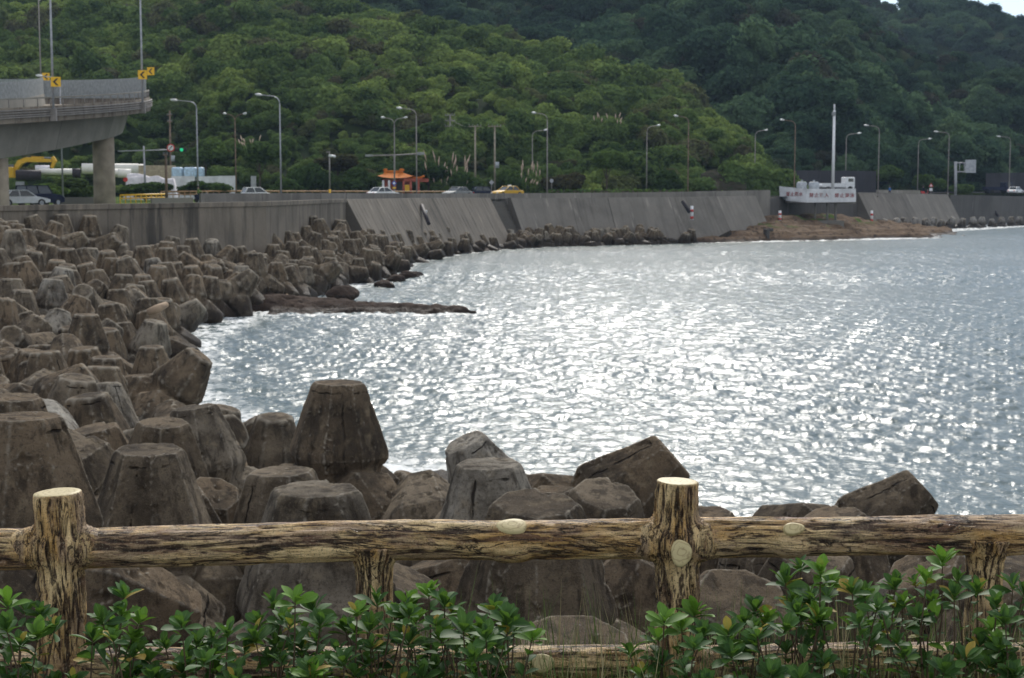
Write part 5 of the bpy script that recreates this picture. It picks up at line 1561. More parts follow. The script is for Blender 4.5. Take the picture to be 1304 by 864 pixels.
# people -------------------------------------------------------------------
def person(loc, yaw, pose, lb, top, seat=0):
    J = {'pelvis': (0, 0, .95), 'waist': (0, 0, 1.08), 'chest': (0, 0, 1.30), 'neck': (0, 0, 1.48), 'head0': (0, -.01, 1.58), 'head1': (0, -.02, 1.70)}
    Rr = {'pelvis': .15, 'waist': .135, 'chest': .16, 'neck': .06, 'head0': .085, 'head1': .095}
    E = [('pelvis', 'waist'), ('waist', 'chest'), ('chest', 'neck'), ('neck', 'head0'), ('head0', 'head1')]
    for s_, n in ((-1, 'l'), (1, 'r')):
        if pose == 'stand':
            L = {'sh': (.19 * s_, 0, 1.40), 'el': (.24 * s_, .02, 1.13), 'wr': (.24 * s_, -.08, .90), 'ha': (.24 * s_, -.10, .80), 'hip': (.10 * s_, 0, .88), 'kn': (.11 * s_, -.02 - .08 * s_, .48), 'an': (.11 * s_, .03 - .1 * s_, .08), 'toe': (.12 * s_, -.14 - .1 * s_, .04)}
        else:
            L = {'sh': (.19 * s_, -.02, 1.40), 'el': (.25 * s_, -.22, 1.20), 'wr': (.26 * s_, -.45, 1.12), 'ha': (.26 * s_, -.53, 1.12), 'hip': (.11 * s_, -.02, .90), 'kn': (.16 * s_, -.42, .78), 'an': (.15 * s_, -.36, .36), 'toe': (.15 * s_, -.52, .33)}
        rad = {'sh': .07, 'el': .05, 'wr': .033, 'ha': .042, 'hip': .095, 'kn': .065, 'an': .042, 'toe': .04}
        for k in L: J[k + n] = L[k]; Rr[k + n] = rad[k]
        E += [('chest', 'sh' + n), ('sh' + n, 'el' + n), ('el' + n, 'wr' + n), ('wr' + n, 'ha' + n), ('pelvis', 'hip' + n), ('hip' + n, 'kn' + n), ('kn' + n, 'an' + n), ('an' + n, 'toe' + n)]
    ks = list(J); me = bpy.data.meshes.new('person'); me.from_pydata([J[k] for k in ks], [(ks.index(a), ks.index(b)) for a, b in E], [])
    o = bpy.data.objects.new('tmp', me); COL.objects.link(o)
    m = o.modifiers.new('s', 'SKIN'); m.use_smooth_shade = True
    for v, k in zip(me.skin_vertices[0].data, ks): v.radius = (Rr[k], Rr[k] * .85); v.use_root = k == 'pelvis'
    m = o.modifiers.new('d', 'SUBSURF'); m.levels = 2; m.render_levels = 2
    dg = bpy.context.evaluated_depsgraph_get(); me2 = bpy.data.meshes.new_from_object(o.evaluated_get(dg)); bpy.data.objects.remove(o)
    for mm in (M['skin'], top, M['cloth_d'], M['black']): me2.materials.append(mm)
    for p in me2.polygons:
        z = p.center.z; x = abs(p.center.x); y = p.center.y
        lower = (z < .98) if pose == 'stand' else (z < 1.0 and (y > -.5))
        hand = (x > .2 and y < -.44) if pose != 'stand' else (x > .2 and z < .92)
        foot = z < (.1 if pose == 'stand' else .40)
        p.material_index = 0 if (z > 1.47 or hand) else (3 if foot else (2 if lower else 1))
    ob = link('person', me2); ob.location = loc; ob.rotation_euler = (0, 0, yaw); tag(ob, lb, 'person')
    g = MB(); g.tube([(0, .01, 1.62), (0, .01, 1.70), (0, .01, 1.78), (0, .01, 1.82)], [.125, .135, .11, .05], 12); g.build('helmet' if pose != 'stand' else 'hair', M['black'], ob)
    return ob
def scooter(loc, yaw, mat, lb):
    e = empty('scooter', loc, lb, 'scooter', rz=yaw)
    for y in (-.62, .55): MB().tube([(-.06, y, .26), (.06, y, .26)], .26, 16).build('wheel', M['rubber'], e)
    MB().prism([(-.35, .28), (-.35, .40), (.0, .42), (.08, .72), (.72, .80), (.78, .55), (.45, .32)], -.14, .14, ax='x').build('body', mat, e, bevel=.04)
    MB().box((0, .35, .82), (.26, .62, .1)).build('seat', M['black'], e, bevel=.04)
    MB().tube([(0, -.62, .3), (0, -.48, .7), (0, -.42, 1.02)], .05, 8).build('steering_column', M['galv_dull'], e)
    MB().box((0, -.47, .65), (.36, .08, .55)).build('leg_shield', mat, e, bevel=.03)
    MB().tube([(-.32, -.42, 1.05), (.32, -.42, 1.05)], .025, 6).build('handlebar', M['black'], e)
    MB().tube([(0, -.52, .98), (0, -.56, .98)], .09, 10).build('headlight', M['lamphead'], e)
    return e
p_ = at(257, 252, 166); p_.z = 5.85
scooter(p_, R(100), M['cloth_d'], 'dark scooter being ridden beside the first street lamp')
q_ = Vector((p_.x, p_.y, p_.z - .03)) + Matrix.Rotation(R(100), 3, 'Z') @ Vector((0, .35, 0)); person(q_, R(100), 'ride', 'person in a green jacket and dark helmet riding a scooter', M['cloth_g'])
p_ = at(1178, 246, 286); p_.z = 5.56
scooter(p_, R(80), M['red'], 'scooter being ridden left of the triangular sign')
q_ = Vector((p_.x, p_.y, p_.z - .03)) + Matrix.Rotation(R(80), 3, 'Z') @ Vector((0, .35, 0)); person(q_, R(80), 'ride', 'person in dark clothing riding a scooter below the right lamps', M['cloth_d'])
p_ = at(1133, 245, 270); p_.z = 5.56
person(p_, R(20), 'stand', 'person in a blue shirt standing at the road edge right of the white sign', M['cloth_b'])

# roadside trees, bushes, plumes ------------------------------------------
RC = [crown_mesh(60 + k, nleaf=2600, leaf=0.085, lobes=8) for k in range(4)]
for m_ in RC: m_.materials.append(M['road_tree'])
def tree(px, py, Y, w, h, lb, k=0, name='bush', dark=False, trunk=True, grp='bushes and trees along the inland side of the road'):
    """px,py = crown centre; w,h metres"""
    c = at(px, py, Y); e = empty(name, (c.x, Y, 5.5), lb, 'tree' if name != 'bush' else 'bush', grp)
    H = c.z - 5.5
    if name == 'bush' or H - h * .35 < 1.0:
        top_ = H + h * .42; h = top_ * 1.25; H = top_ - h * .5 * .95; trunk = trunk and name != 'bush'
    o = bpy.data.objects.new('crown', RC[k % 4]); COL.objects.link(o); o.parent = e; o.location = (0, 0, H); o.scale = (w / 2, w / 2, h / 2); o.rotation_euler = (0, 0, k * 1.3)
    if trunk:
        g = MB(); g.tube([(0, 0, 0), (.1, 0, H * .5), (0, .1, H)], [.18, .13, .07], 7)
        for a_ in (0.5, 2.4, 4.6): g.tube([(0.1, 0, H * .5), (math.cos(a_) * w * .22, math.sin(a_) * w * .22, H + .1 * h)], [.09, .04], 6)
        g.build('trunk', M['trunk'], e)
    return e
TR = [(772, 205, 236, 6.5, 5.0, 'dark rounded tree with bare leaning trunk left of the right-armed lamp', 'tree'),
      (545, 222, 234, 8.0, 5.5, 'dark bushy tree right behind the temple', 'tree'),
      (455, 226, 232, 6.5, 4.0, 'low green bush left of the temple', 'bush'),
      (430, 210, 240, 8, 4.5, 'green tree behind the camera pole', 'tree'),
      (330, 196, 236, 9, 6.0, 'bright green rounded tree under the pampas plumes left of the tallest lamp', 'tree'),
      (390, 215, 232, 7, 4.5, 'green bush right of the tallest lamp', 'bush'),
      (262, 198, 252, 9, 6, 'grey-green tree behind the pale tanks', 'tree'),
      (590, 228, 232, 6, 4, 'dark bush between the temple and the utility poles', 'bush'),
      (655, 222, 236, 6, 4.5, 'mid-green bush behind the yellow taxi', 'bush'),
      (720, 226, 236, 8, 3.6, 'bush right of the lamp beyond the taxi', 'bush'),
      (845, 228, 240, 7, 3.6, 'bush between the right-armed lamp and the rusty-based lamp', 'bush'),
      (1182, 232, 312, 6.5, 5.0, 'round dark tree behind the triangular sign', 'tree'),
      (1228, 239, 300, 6, 3, 'bright green low bush below the overhead sign', 'bush'),
      (970, 226, 262, 7, 6, 'dark bush at the left end of the hoarding', 'bush'),
      (95, 237, 195, 8, 2.6, 'weedy green bush left of the pier', 'bush'),
      (60, 240, 190, 6, 2.2, 'low green bush behind the jeep', 'bush'),
      (190, 236, 200, 8, 2.6, 'weedy green bush below the white tarpaulin', 'bush'),
      (265, 236, 205, 8, 2.6, 'low bush below the whitish wall by the first lamp', 'bush'),
      (370, 236, 214, 6, 2.4, 'low bush behind the parapet right of the tallest lamp', 'bush'),
      (1130, 225, 320, 9, 6, 'dark green tree right of the hoarding', 'tree'),
      (1215, 222, 330, 8, 6, 'yellow-green tree behind the overhead sign', 'tree')]
for k, (px, py, Y, w, h, lb, nm_) in enumerate(TR): tree(px, py, Y, w, h, lb, k, nm_)
def plumes(px0, px1, py0, py1, Y, n, lb, seed):
    rg = random.Random(seed); c = at((px0 + px1) / 2, py1 + 12, Y); e = empty('pampas_clump', c, lb, 'pampas grass', 'pampas clumps on the slope')
    g = MB(); s = MB()
    for _ in range(n):
        t = at(rg.uniform(px0, px1), rg.uniform(py0, py1), Y + rg.uniform(-2, 2)) - c; b = Vector((t.x * .6, t.y * .5, -.5)); m_ = b.lerp(t, .72)
        s.tube([b, m_], .025, 4); lean = Vector((rg.uniform(-.3, .3), 0, 0)); g.tube([m_, m_.lerp(t, .5) + lean * .3, t + lean], [.04, .11, .02], 5)
    g.build('plume', M['plume'], e); s.build('stem', M['grass'], e)
plumes(303, 340, 172, 182, 228, 9, 'pinkish pampas plumes above the trees left of the tallest lamp', 1)
plumes(538, 600, 190, 232, 232, 26, 'pinkish pampas plumes right of the temple', 2)
plumes(655, 690, 203, 232, 233, 16, 'pinkish pampas plumes behind the lamp beyond the taxi', 3)
plumes(752, 795, 142, 155, 262, 10, 'pinkish pampas plumes high on the front hill', 4)
# hedge strip along the inland road edge
g = MB()
hm = []
P, F = grid(0, 1, 0, 1, 0.01)
def hedge(px0, px1, py, Y0, Y1, lb):
    a, b = at(px0, py, Y0), at(px1, py, Y1); rg = np.random.default_rng(3); n = 2600
    u = rg.random(n); p = np.c_[a.x + (b.x - a.x) * u, a.y + (b.y - a.y) * u + rg.normal(0, .35, n), 5.6 + rg.random(n) * (a.z - 5.6 + (b.z - a.z) * u) + rg.normal(0, .06, n)]
    nn = rg.normal(0, 1, (n, 3)) + (0, -.4, .8); nn /= np.linalg.norm(nn, axis=1)[:, None]; q = np.cross(nn, rg.normal(0, 1, (n, 3))); q /= np.linalg.norm(q, axis=1)[:, None]; w = np.cross(nn, q); s_ = rg.uniform(.12, .3, n)[:, None]
    V = np.stack([p - q * s_, p - w * s_, p + q * s_, p + w * s_], 1).reshape(-1, 3); Fq = np.arange(n * 4).reshape(n, 4)
    o = link('hedge', np_mesh('hedge', V, Fq, False, {'clump': np.repeat(rg.random(n), 4)}), M['road_tree'])
    d = (b - a); MB().box(((a.x + b.x) / 2, (a.y + b.y) / 2, (5.6 + a.z) / 2 - .1), (d.length, .5, a.z - 5.5), math.atan2(d.y, d.x)).build('woody_core', M['trunk'], o)
    return tag(o, lb, 'hedge')
hedge(700, 878, 242.5, 208, 217, 'clipped green hedge along the road behind the smooth revetment')

# ------------------------------------------------------------------ log fence
FY = 5.5
fence = empty('log_fence', (0, FY, 5.85), 'cream and brown mock-log fence crossing the whole foreground', 'fence')
FL = fence.location
def zline(pa, pb):     # straight line through two photo points in the fence plane
    a, b = at(*pa, FY), at(*pb, FY)
    return lambda x: a.z + (b.z - a.z) * (x - a.x) / (b.x - a.x)
z_top = zline((66, 697), (1250, 683)); z_low = zline((200, 851), (1250, 842))
X0, X1 = -5.0, 5.4
def log_rail(name, zf, rad, seed, x0=X0, x1=X1, knots=()):
    nx = int((x1 - x0) / 0.009); na = 64
    xs = np.linspace(x0, x1, nx); th = np.linspace(0, 2 * np.pi, na, endpoint=False)
    Xg, Tg = np.meshgrid(xs, th, indexing='ij')
    cy = fbm(np.c_[xs * 1.3, xs * 0 + 3], 2, seed) * 0.010; cz = fbm(np.c_[xs * 1.6, xs * 0 + 9], 2, seed + 1) * 0.012
    # long grooves that wander round the log
    wob = fbm(np.c_[Xg.ravel() * 1.1, Xg.ravel() * 0], 2, seed + 2).reshape(Xg.shape) * 0.5
    A = Tg + wob
    q = np.c_[Xg.ravel() * 1.6, np.cos(A).ravel() * 3.2, np.sin(A).ravel() * 3.2]
    g1 = fbm(q, 4, seed + 3, 0.6).reshape(Xg.shape)
    q2 = np.c_[Xg.ravel() * 4.5, np.cos(A).ravel() * 11, np.sin(A).ravel() * 11]
    g2 = fbm(q2, 3, seed + 4, 0.6).reshape(Xg.shape)
    ridge = 1 - np.abs(g1) * 4; ridge = np.clip(ridge, 0, 1) ** 2
    lump = fbm(np.c_[Xg.ravel() * 2.6, np.cos(Tg).ravel() * 1.2, np.sin(Tg).ravel() * 1.2], 2, seed + 7).reshape(Xg.shape)
    r_ = rad * (1 + 0.10 * lump) + g2 * 0.0035 - ridge * 0.0055 + g1 * 0.004
    for (kx, ka, kr) in knots:
        d = np.hypot((Xg - kx), (np.angle(np.exp(1j * (Tg - ka)))) * rad)
        r_ += np.exp(-(d / kr) ** 4) * 0.012 + np.exp(-((d - kr * 1.1) / (kr * .3)) ** 2) * 0.005
        ridge = ridge * (1 - np.exp(-(d / (kr * 1.2)) ** 2))
    Yg = np.cos(Tg) * r_ * 0.98 + cy[:, None]; Zg = np.sin(Tg) * r_ + cz[:, None] + np.array([zf(x) for x in xs])[:, None] - FL.z
    V = np.stack([Xg, Yg, Zg], -1).reshape(-1, 3)
    i = np.arange(nx * na).reshape(nx, na); j = np.roll(i, -1, 1)
    F = np.stack([i[:-1], i[1:], j[1:], j[:-1]], -1).reshape(-1, 4)
    return link(name, np_mesh(name, V, F, True, {'groove': ridge.ravel()}), M['barkx'], fence)
def XF(px): return (px - 652) / FPX * FY
def knot(par, px, py, r_, tilt, lb=None, rot=0, asp=0.62, out=0.0):
    """pale sawn knot, a slightly domed disc facing out of the log"""
    rg = random.Random(int(px)); n = 22; V = [(0, 0, 0.004)]; F = []
    for k, (rr_, h) in enumerate(((.45, .0045), (.8, .003), (1.0, 0.0), (1.03, -.012))):
        for i in range(n):
            w = 6.2832 * i / n; q = r_ * rr_ * (1 + .06 * math.sin(w * 3 + px)); V.append((q * math.cos(w), q * math.sin(w) * asp, h))
    for i in range(n): F.append((0, 1 + i, 1 + (i + 1) % n))
    for k in range(3):
        for i in range(n): F.append((1 + k * n + i, 1 + (k + 1) * n + i, 1 + (k + 1) * n + (i + 1) % n, 1 + k * n + (i + 1) % n))
    g = MB(); g.add(V, F, True); o = g.build('knot', M['cut'], par)
    return o
top_r = 0.0715
rail = log_rail('top_rail', z_top, top_r, 101, knots=[(XF(652), R(230), .05), (XF(1013), R(215), .045), (XF(548), R(187), .018)])
low = log_rail('lower_rail', z_low, 0.066, 131, knots=[(XF(692), R(200), .035)])
def rail_knot(par, px, py_ang, r_, asp, zf, rad, rot=0.0):
    """py_ang: angle round the log (0 = away, 90 = up, 180 = toward the camera)"""
    a_ = R(py_ang); x = XF(px); nrm = Vector((0, math.cos(a_), math.sin(a_)))
    o = knot(par, px, 0, r_, 0, asp=asp); q = nrm.to_track_quat('Z', 'X')
    ex = Vector((1, 0, 0)); ez = nrm; ey = ez.cross(ex)
    Mx = Matrix((ex, ey, ez)).transposed().to_4x4() @ Matrix.Rotation(rot, 4, 'Z')
    Mx.translation = Vector((x, 0, zf(x) - FL.z)) + nrm * (rad + 0.006)
    o.matrix_local = Mx; return o
rail_knot(rail, 652, 118, .056, .62, z_top, top_r)
rail_knot(rail, 1013, 140, .038, .60, z_top, top_r, 0.1)
rail_knot(low, 692, 158, .040, .85, z_low, .066)
o = rail_knot(rail, 548, 172, .018, 1.2, z_top, top_r - 0.004); o.data.materials[0] = M['barkz']; o.name = 'knot_hole'

def post_mesh(r_, ztop, zbot, flares, seed, capped=True):
    """upright log with collars swelling into the rails; voxel-fused, then carved"""
    g = MB()
    zs_ = np.linspace(zbot, ztop, 14); rs = [r_ * (1 + .05 * math.sin(k * 1.9 + seed)) * (1.0 if z_ > flares[0] + .1 else 1.03) for k, z_ in enumerate(zs_)]
    g.tube([(0.006 * math.sin(k + seed), 0, z_) for k, z_ in enumerate(zs_)], rs, 40)
    for zf_ in flares:
        for s_ in (-1, 1):
            n_ = 7; g.tube([(s_ * (0.02 + .17 * t / (n_ - 1)), 0, zf_) for t in range(n_)], [.106 - .054 * (t / (n_ - 1)) ** .8 if zf_ == flares[0] else .094 - .044 * (t / (n_ - 1)) ** .8 for t in range(n_)], 32)
    me = evaluated(g.mesh(), [('REMESH', dict(mode='VOXEL', voxel_size=0.0062, use_smooth_shade=True)), ('SMOOTH', dict(factor=.5, iterations=14))])
    V = get_co(me); N = get_no(me)
    side = np.clip((np.abs(V[:, 0]) - r_ * .95) / .05, 0, 1)
    up = N[:, 2] * (V[:, 2] > ztop - .02)
    th = np.arctan2(V[:, 1], V[:, 0])
    wob = fbm(np.c_[V[:, 2] * 2.2, V[:, 2] * 0], 2, seed) * .6
    A = th + wob
    qv = np.c_[np.cos(A) * 4.5, np.sin(A) * 4.5, V[:, 2] * 2.3]; qh = np.c_[V[:, 0] * 3, V[:, 1] * 22, V[:, 2] * 22]
    g1 = fbm(qv * (1 - side)[:, None] + qh * side[:, None] * .7, 4, seed + 2, .6); g2 = fbm(np.c_[np.cos(A) * 14, np.sin(A) * 14, V[:, 2] * 7], 3, seed + 5, .6)
    ridge = np.clip(1 - np.abs(g1) * 3.6, 0, 1) ** 2 * np.clip(1 - up * 1.5, 0, 1)
    amp = np.clip(1 - up * 1.4, 0.05, 1)
    V = V + N * ((g1 * .008 + g2 * .004 - ridge * .008) * amp * (1 - .75 * side))[:, None]; ridge = ridge * (1 - side)
    set_co(me, V)
    a_ = me.attributes.new('groove', 'FLOAT', 'POINT'); a_.data.foreach_set('value', ridge.astype(np.float32))
    me.polygons.foreach_set('use_smooth', [True] * len(me.polygons))
    me.materials.clear(); me.materials.append(M['barkz']); me.materials.append(M['cut'])
    if capped:
        me.calc_loop_triangles()
        mi = []
        for p in me.polygons:
            mi.append(1 if (p.normal.z > .75 and p.center.z > ztop - .02 ) else 0)
        me.polygons.foreach_set('material_index', mi)
    return me
def post(px, pytop, r_, name, flare=True, seed=1):
    x = XF(px); zt = at(px, pytop, FY).z
    z1, z2 = z_top(x) - FL.z, z_low(x) - FL.z
    me = post_mesh(r_, (zt - FL.z) if name == 'post' else z1, -0.35, (z1, z2) if flare else (z1,), seed, name == 'post')
    o = link(name, me, None, fence); o.location = (x, 0, 0); return o
pA = post(65, 626, .084, 'post', seed=3)
pB = post(866, 612, .079, 'post', seed=12)
def short_post(px, seed):
    x = XF(px); z1 = z_top(x) - FL.z
    g = MB(); n_ = 16
    zs_ = np.linspace(-.35, z1, n_); rs = [.066 + .035 * max(0, (z_ - (z1 - .10)) / .10) ** 1.6 for z_ in zs_]
    g.tube([(0, 0, z_) for z_ in zs_], rs, 32)
    me = evaluated(g.mesh(), [('REMESH', dict(mode='VOXEL', voxel_size=0.0065, use_smooth_shade=True)), ('SMOOTH', dict(factor=.5, iterations=6))])
    V = get_co(me); N = get_no(me); th = np.arctan2(V[:, 1], V[:, 0]) + fbm(np.c_[V[:, 2] * 2, V[:, 2] * 0], 2, seed) * .5
    g1 = fbm(np.c_[np.cos(th) * 4.5, np.sin(th) * 4.5, V[:, 2] * 2], 4, seed, .6); ridge = np.clip(1 - np.abs(g1) * 3.6, 0, 1) ** 2
    set_co(me, V + N * (g1 * .007 - ridge * .008)[:, None])
    a_ = me.attributes.new('groove', 'FLOAT', 'POINT'); a_.data.foreach_set('value', ridge.astype(np.float32))
    me.polygons.foreach_set('use_smooth', [True] * len(me.polygons)); me.materials.clear(); me.materials.append(M['barkz'])
    o = link('short_post', me, None, fence); o.location = (x, 0, 0); return o
short_post(473, 21); short_post(1266, 25)
post(-735, 640, .085, 'post', seed=33)
post(1667, 600, .082, 'post', seed=41)
short_post(2068, 44); short_post(-335, 47)
# sawn branch stub on the right post
kn = knot(pB, 868, 0, .036, 0, asp=1.3); Mx = Matrix.Rotation(R(78), 4, 'X'); Mx.translation = Vector((.004, -.108, at(868, 704, FY - .1).z - FL.z)); kn.matrix_local = Mx
for p_, c_ in ((pA, 65), (pB, 866)): pass

# ------------------------------------------------------------------ shrubs in front of the fence
def leaf_template():
    n = 8; V = []; VE = []
    for i in range(n):
        t = i / (n - 1); w = [0.06, .34, .62, .86, 1.0, .98, .72, .12][i] * .54; zc = -0.10 * (t - .15) ** 2 * 2.0 + 0.05 * t
        V += [(t, -w * .46, zc + w * .13), (t, 0, zc), (t, w * .46, zc + w * .13)]; VE += [1, 0, 1]
    F = []
    for i in range(n - 1):
        for k in (0, 1): F.append((i * 3 + k, (i + 1) * 3 + k, (i + 1) * 3 + k + 1, i * 3 + k + 1))
    return np.array(V), np.array(F), np.array(VE, float)
LV, LF, LVE = leaf_template()
def shrub(base_px, tips, lb, seed, Yc=4.95, fillers=30, spread=70):
    """tips: (px, py) rosette positions; fillers: more rosettes lower down"""
    rg = np.random.default_rng(seed); base = at(base_px, 900, Yc); base.z = 5.86
    e = empty('shrub', base, lb, 'shrub', 'evergreen shrubs in front of the log fence')
    ros = []
    for px, py in tips:
        ros.append((at(px, py, Yc + rg.uniform(-.22, .22)), rg.uniform(.9, 1.15), rg.random() < .40))
    for _ in range(fillers):
        px, py = tips[rg.integers(len(tips))]
        p = at(px + rg.normal(0, spread * .42), py + rg.uniform(14, 105), Yc + rg.uniform(-.38, .30)); ros.append((p, rg.uniform(.75, 1.05), rg.random() < .10))
    Vs = []; Fs = []; yg = []; tn = []; ve = []; off = 0; st = MB()
    for p, s_, young in ros:
        d = (p - base); root = base + Vector((rg.normal(0, .06), rg.normal(0, .05), 0))
        k1 = root.lerp(p, .45) + Vector((rg.normal(0, .03), rg.normal(0, .03), -.03)); k2 = root.lerp(p, .8) + Vector((rg.normal(0, .015), rg.normal(0, .015), 0))
        st.tube([root - base, k1 - base, k2 - base, p - base], [.0055, .004, .003, .002], 5, caps=False)
        axis = (p - k2).normalized() + Vector((0, -.15, .9)); axis.normalize()
        qa = axis.to_track_quat('Z', 'X'); nl = rg.integers(8, 13)
        for i in range(nl):
            az = i * 2.39996 + rg.normal(0, .2); f = i / nl
            el = R(14 + 62 * f + rg.normal(0, 12)); ln = s_ * (.060 + .022 * rg.random()) * (1 - .32 * f)
            wd_ = rg.uniform(.85, 1.1)
            M3 = np.array(qa.to_matrix()) @ np.array((Matrix.Rotation(az, 3, 'Z') @ Matrix.Rotation(-el, 3, 'Y') @ Matrix.Rotation(rg.normal(0, .3), 3, 'X')))
            v = (LV * (1, wd_, 1) * ln) @ M3.T + np.array(p) - np.array(base) - np.array(axis) * (0.02 * (1 - f)) * s_
            Vs.append(v); Fs.append(LF + off); off += len(v); ve.append(LVE)
            yv = (1.0 if young else 0.0) * rg.uniform(.5, 1) * (0.45 + .55 * f) + (0.25 * rg.random() if rg.random() < .15 else 0)
            yg.append(np.full(len(v), min(1, yv))); tn.append(np.full(len(v), rg.random()))
        # a few leaves down the stem
        for i in range(rg.integers(2, 6)):
            t = rg.uniform(.62, .97); c = k1.lerp(p, t); ln = rg.uniform(.05, .07) * s_
            M3 = np.array((Matrix.Rotation(rg.uniform(0, 6.28), 3, 'Z') @ Matrix.Rotation(-R(rg.uniform(5, 50)), 3, 'Y') @ Matrix.Rotation(rg.normal(0, .3), 3, 'X')))
            v = (LV * ln) @ M3.T + np.array(c) - np.array(base); Vs.append(v); Fs.append(LF + off); off += len(v); ve.append(LVE); yg.append(np.zeros(len(v))); tn.append(np.full(len(v), rg.random()))
    link('foliage', np_mesh('foliage', np.concatenate(Vs), np.concatenate(Fs), True, {'young': np.concatenate(yg), 'tone': np.concatenate(tn), 'vein': np.concatenate(ve)}), M['leaf'], e)
    st.build('stem', M['twig'], e)
    return e
shrub(25, [(10, 768), (32, 778), (52, 782), (8, 800), (48, 808), (70, 800), (25, 820), (-20, 775), (-35, 800)], 'evergreen shrub at the left edge, in front of the left post', 1, fillers=12, spread=70)
shrub(140, [(158, 758), (130, 790), (155, 782), (178, 790), (118, 812), (172, 828), (146, 800)], 'upright evergreen sprigs just right of the left post', 2, fillers=14, spread=50)
shrub(235, [(231, 796), (210, 822), (270, 812), (290, 806), (250, 818), (190, 838), (272, 828)], 'low evergreen shrub midway between left post and middle short post', 3, fillers=28, spread=70)
shrub(365, [(348, 770), (376, 764), (330, 792), (360, 788), (400, 775), (325, 812), (408, 795), (385, 805), (350, 820)], 'dense evergreen shrub left of the middle short post', 4, fillers=22, spread=75)
shrub(490, [(480, 766), (455, 780), (500, 782), (520, 765), (470, 800), (440, 800), (510, 805), (530, 790)], 'dense evergreen shrub covering the middle short post', 5, fillers=24, spread=70)
shrub(560, [(546, 756), (566, 768), (575, 776), (555, 795), (590, 800)], 'evergreen shrub with yellowish tips right of the middle short post', 6, fillers=13, spread=45)
shrub(640, [(628, 776), (612, 800), (645, 790), (678, 812), (655, 800), (630, 820), (604, 820)], 'open evergreen shrub before the lower rail knot', 7, fillers=14, spread=50)
shrub(850, [(846, 790), (885, 780), (868, 800), (838, 812), (896, 806)], 'thin shrub sprigs climbing in front of the right post', 8, fillers=8, spread=36)
shrub(965, [(962, 775), (948, 792), (975, 790), (930, 815), (1000, 800), (945, 830)], 'evergreen shrub right of the right post, below the pale knot', 9, fillers=12, spread=50)
shrub(1035, [(1020, 722), (1045, 728), (1000, 740), (1058, 742), (1030, 760), (1012, 772), (1040, 785)], 'tall evergreen shrub midway along the right rail', 10, fillers=13, spread=62)
shrub(1110, [(1100, 760), (1085, 752), (1120, 772), (1140, 745), (1150, 768), (1095, 785), (1130, 795)], 'evergreen shrub with bright young leaves left of the right short post', 11, fillers=12, spread=70)
shrub(1205, [(1200, 716), (1180, 740), (1220, 738), (1188, 765), (1215, 760), (1245, 752), (1170, 785)], 'tallest evergreen shrub, its top above the rail by the right short post', 12, fillers=12, spread=62)
shrub(1285, [(1290, 745), (1270, 770), (1304, 755), (1320, 770), (1280, 790), (1262, 800)], 'evergreen shrub at the right edge in front of the short post', 13, fillers=20, spread=50)
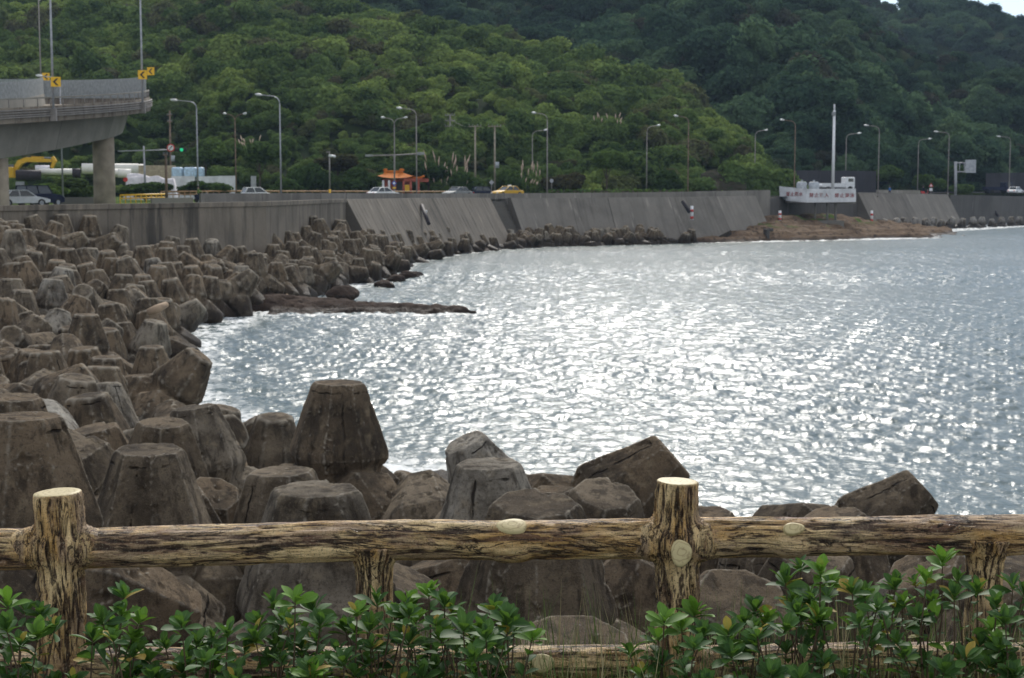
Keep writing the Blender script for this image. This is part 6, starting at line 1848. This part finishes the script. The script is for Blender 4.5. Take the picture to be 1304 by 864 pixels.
# grass and weeds at the fence foot
def grass(n, px0, px1, Y0, Y1, h0, h1, mat, lb, seed, name='grass'):
    rg = np.random.default_rng(seed); Vs = []; Fs = []
    for k in range(n):
        Y = rg.uniform(Y0, Y1); x = (rg.uniform(px0, px1) - 652) / FPX * Y; h = rg.uniform(h0, h1); b = np.array((x, Y, 5.82))
        a_ = rg.uniform(0, 6.28); d = np.array((math.cos(a_), math.sin(a_), 0)) * rg.uniform(.03, .35) * h; w = np.array((-math.sin(a_), math.cos(a_), 0)) * rg.uniform(.0014, .0034)
        i0 = len(Vs) * 7
        seg = [b + d * t ** 2 + np.array((0, 0, h * t)) for t in (0, .35, .7, 1)]
        V = [seg[0] - w, seg[0] + w, seg[1] - w, seg[1] + w, seg[2] - w * .7, seg[2] + w * .7, seg[3]]
        Vs.append(V); Fs += [(i0, i0 + 1, i0 + 3, i0 + 2), (i0 + 2, i0 + 3, i0 + 5, i0 + 4), (i0 + 4, i0 + 5, i0 + 6)]
    return tag(link(name, np_mesh(name, np.array(Vs).reshape(-1, 3), Fs, True), mat), lb, name, kind='stuff')
grass(3600, 500, 1340, 4.5, 5.9, .30, .70, M['grass'], 'green grass and weeds growing at the fence foot', 1)
grass(1500, -60, 600, 4.5, 5.9, .25, .52, M['grass'], 'sparse green grass under the left shrubs', 2)
grass(620, 700, 1340, 4.6, 5.6, .45, .80, M['drygrass'], 'thin dry grass stalks among the shrubs', 3, 'dry_grass')
# flowering weeds by the right post: little side leaves up a stalk
def weed(px, py, seed, lb):
    rg = random.Random(seed); t = at(px, py, 4.9); b = Vector((t.x + rg.uniform(-.04, .04), 4.9, 5.84)); e = empty('weed', b, lb, 'weed', 'tall weeds by the right post')
    g = MB(); l = MB(); q = t - b
    P_ = [Vector((0, 0, 0)), q * .5 + Vector((rg.uniform(-.02, .02), 0, 0)), q]; g.tube(P_, [.003, .0022, .001], 5)
    for k in range(46):
        f = .35 + .65 * k / 46; c = q * f; a_ = k * 2.4; s_ = .026 * (1.25 - f) + .005; d = Vector((math.cos(a_), math.sin(a_), .9)) * s_; w = Vector((-math.sin(a_), math.cos(a_), 0)) * s_ * .22
        l.add([c, c + d * .5 - w, c + d, c + d * .5 + w], [(0, 1, 2, 3)])
    g.build('stem', M['grass'], e); l.build('foliage', M['grass'], e)
for k, (px, py, lb) in enumerate([(822, 790, 'tall thin weed left of the right post'), (835, 812, 'shorter weed close to the left side of the right post'), (862, 805, 'weed standing before the middle of the right post'),
        (880, 822, 'weed before the right side of the right post'), (905, 815, 'weed just right of the right post'), (800, 835, 'small weed a little left of the right post'), (938, 832, 'weed between the right post and the next shrub'),
        (1155, 790, 'feathery weed among the bright young leaves'), (1240, 770, 'feathery weed before the right short post'), (1110, 830, 'low weed near the lower rail on the right')]): weed(px, py, k, lb)

# every leftover link check: top-level objects carry a category unless setting
for o in list(COL.objects):
    if o.parent is None and o.type in {'MESH', 'EMPTY'} and 'category' not in o and 'kind' not in o:
        print('UNTAGGED', o.name)
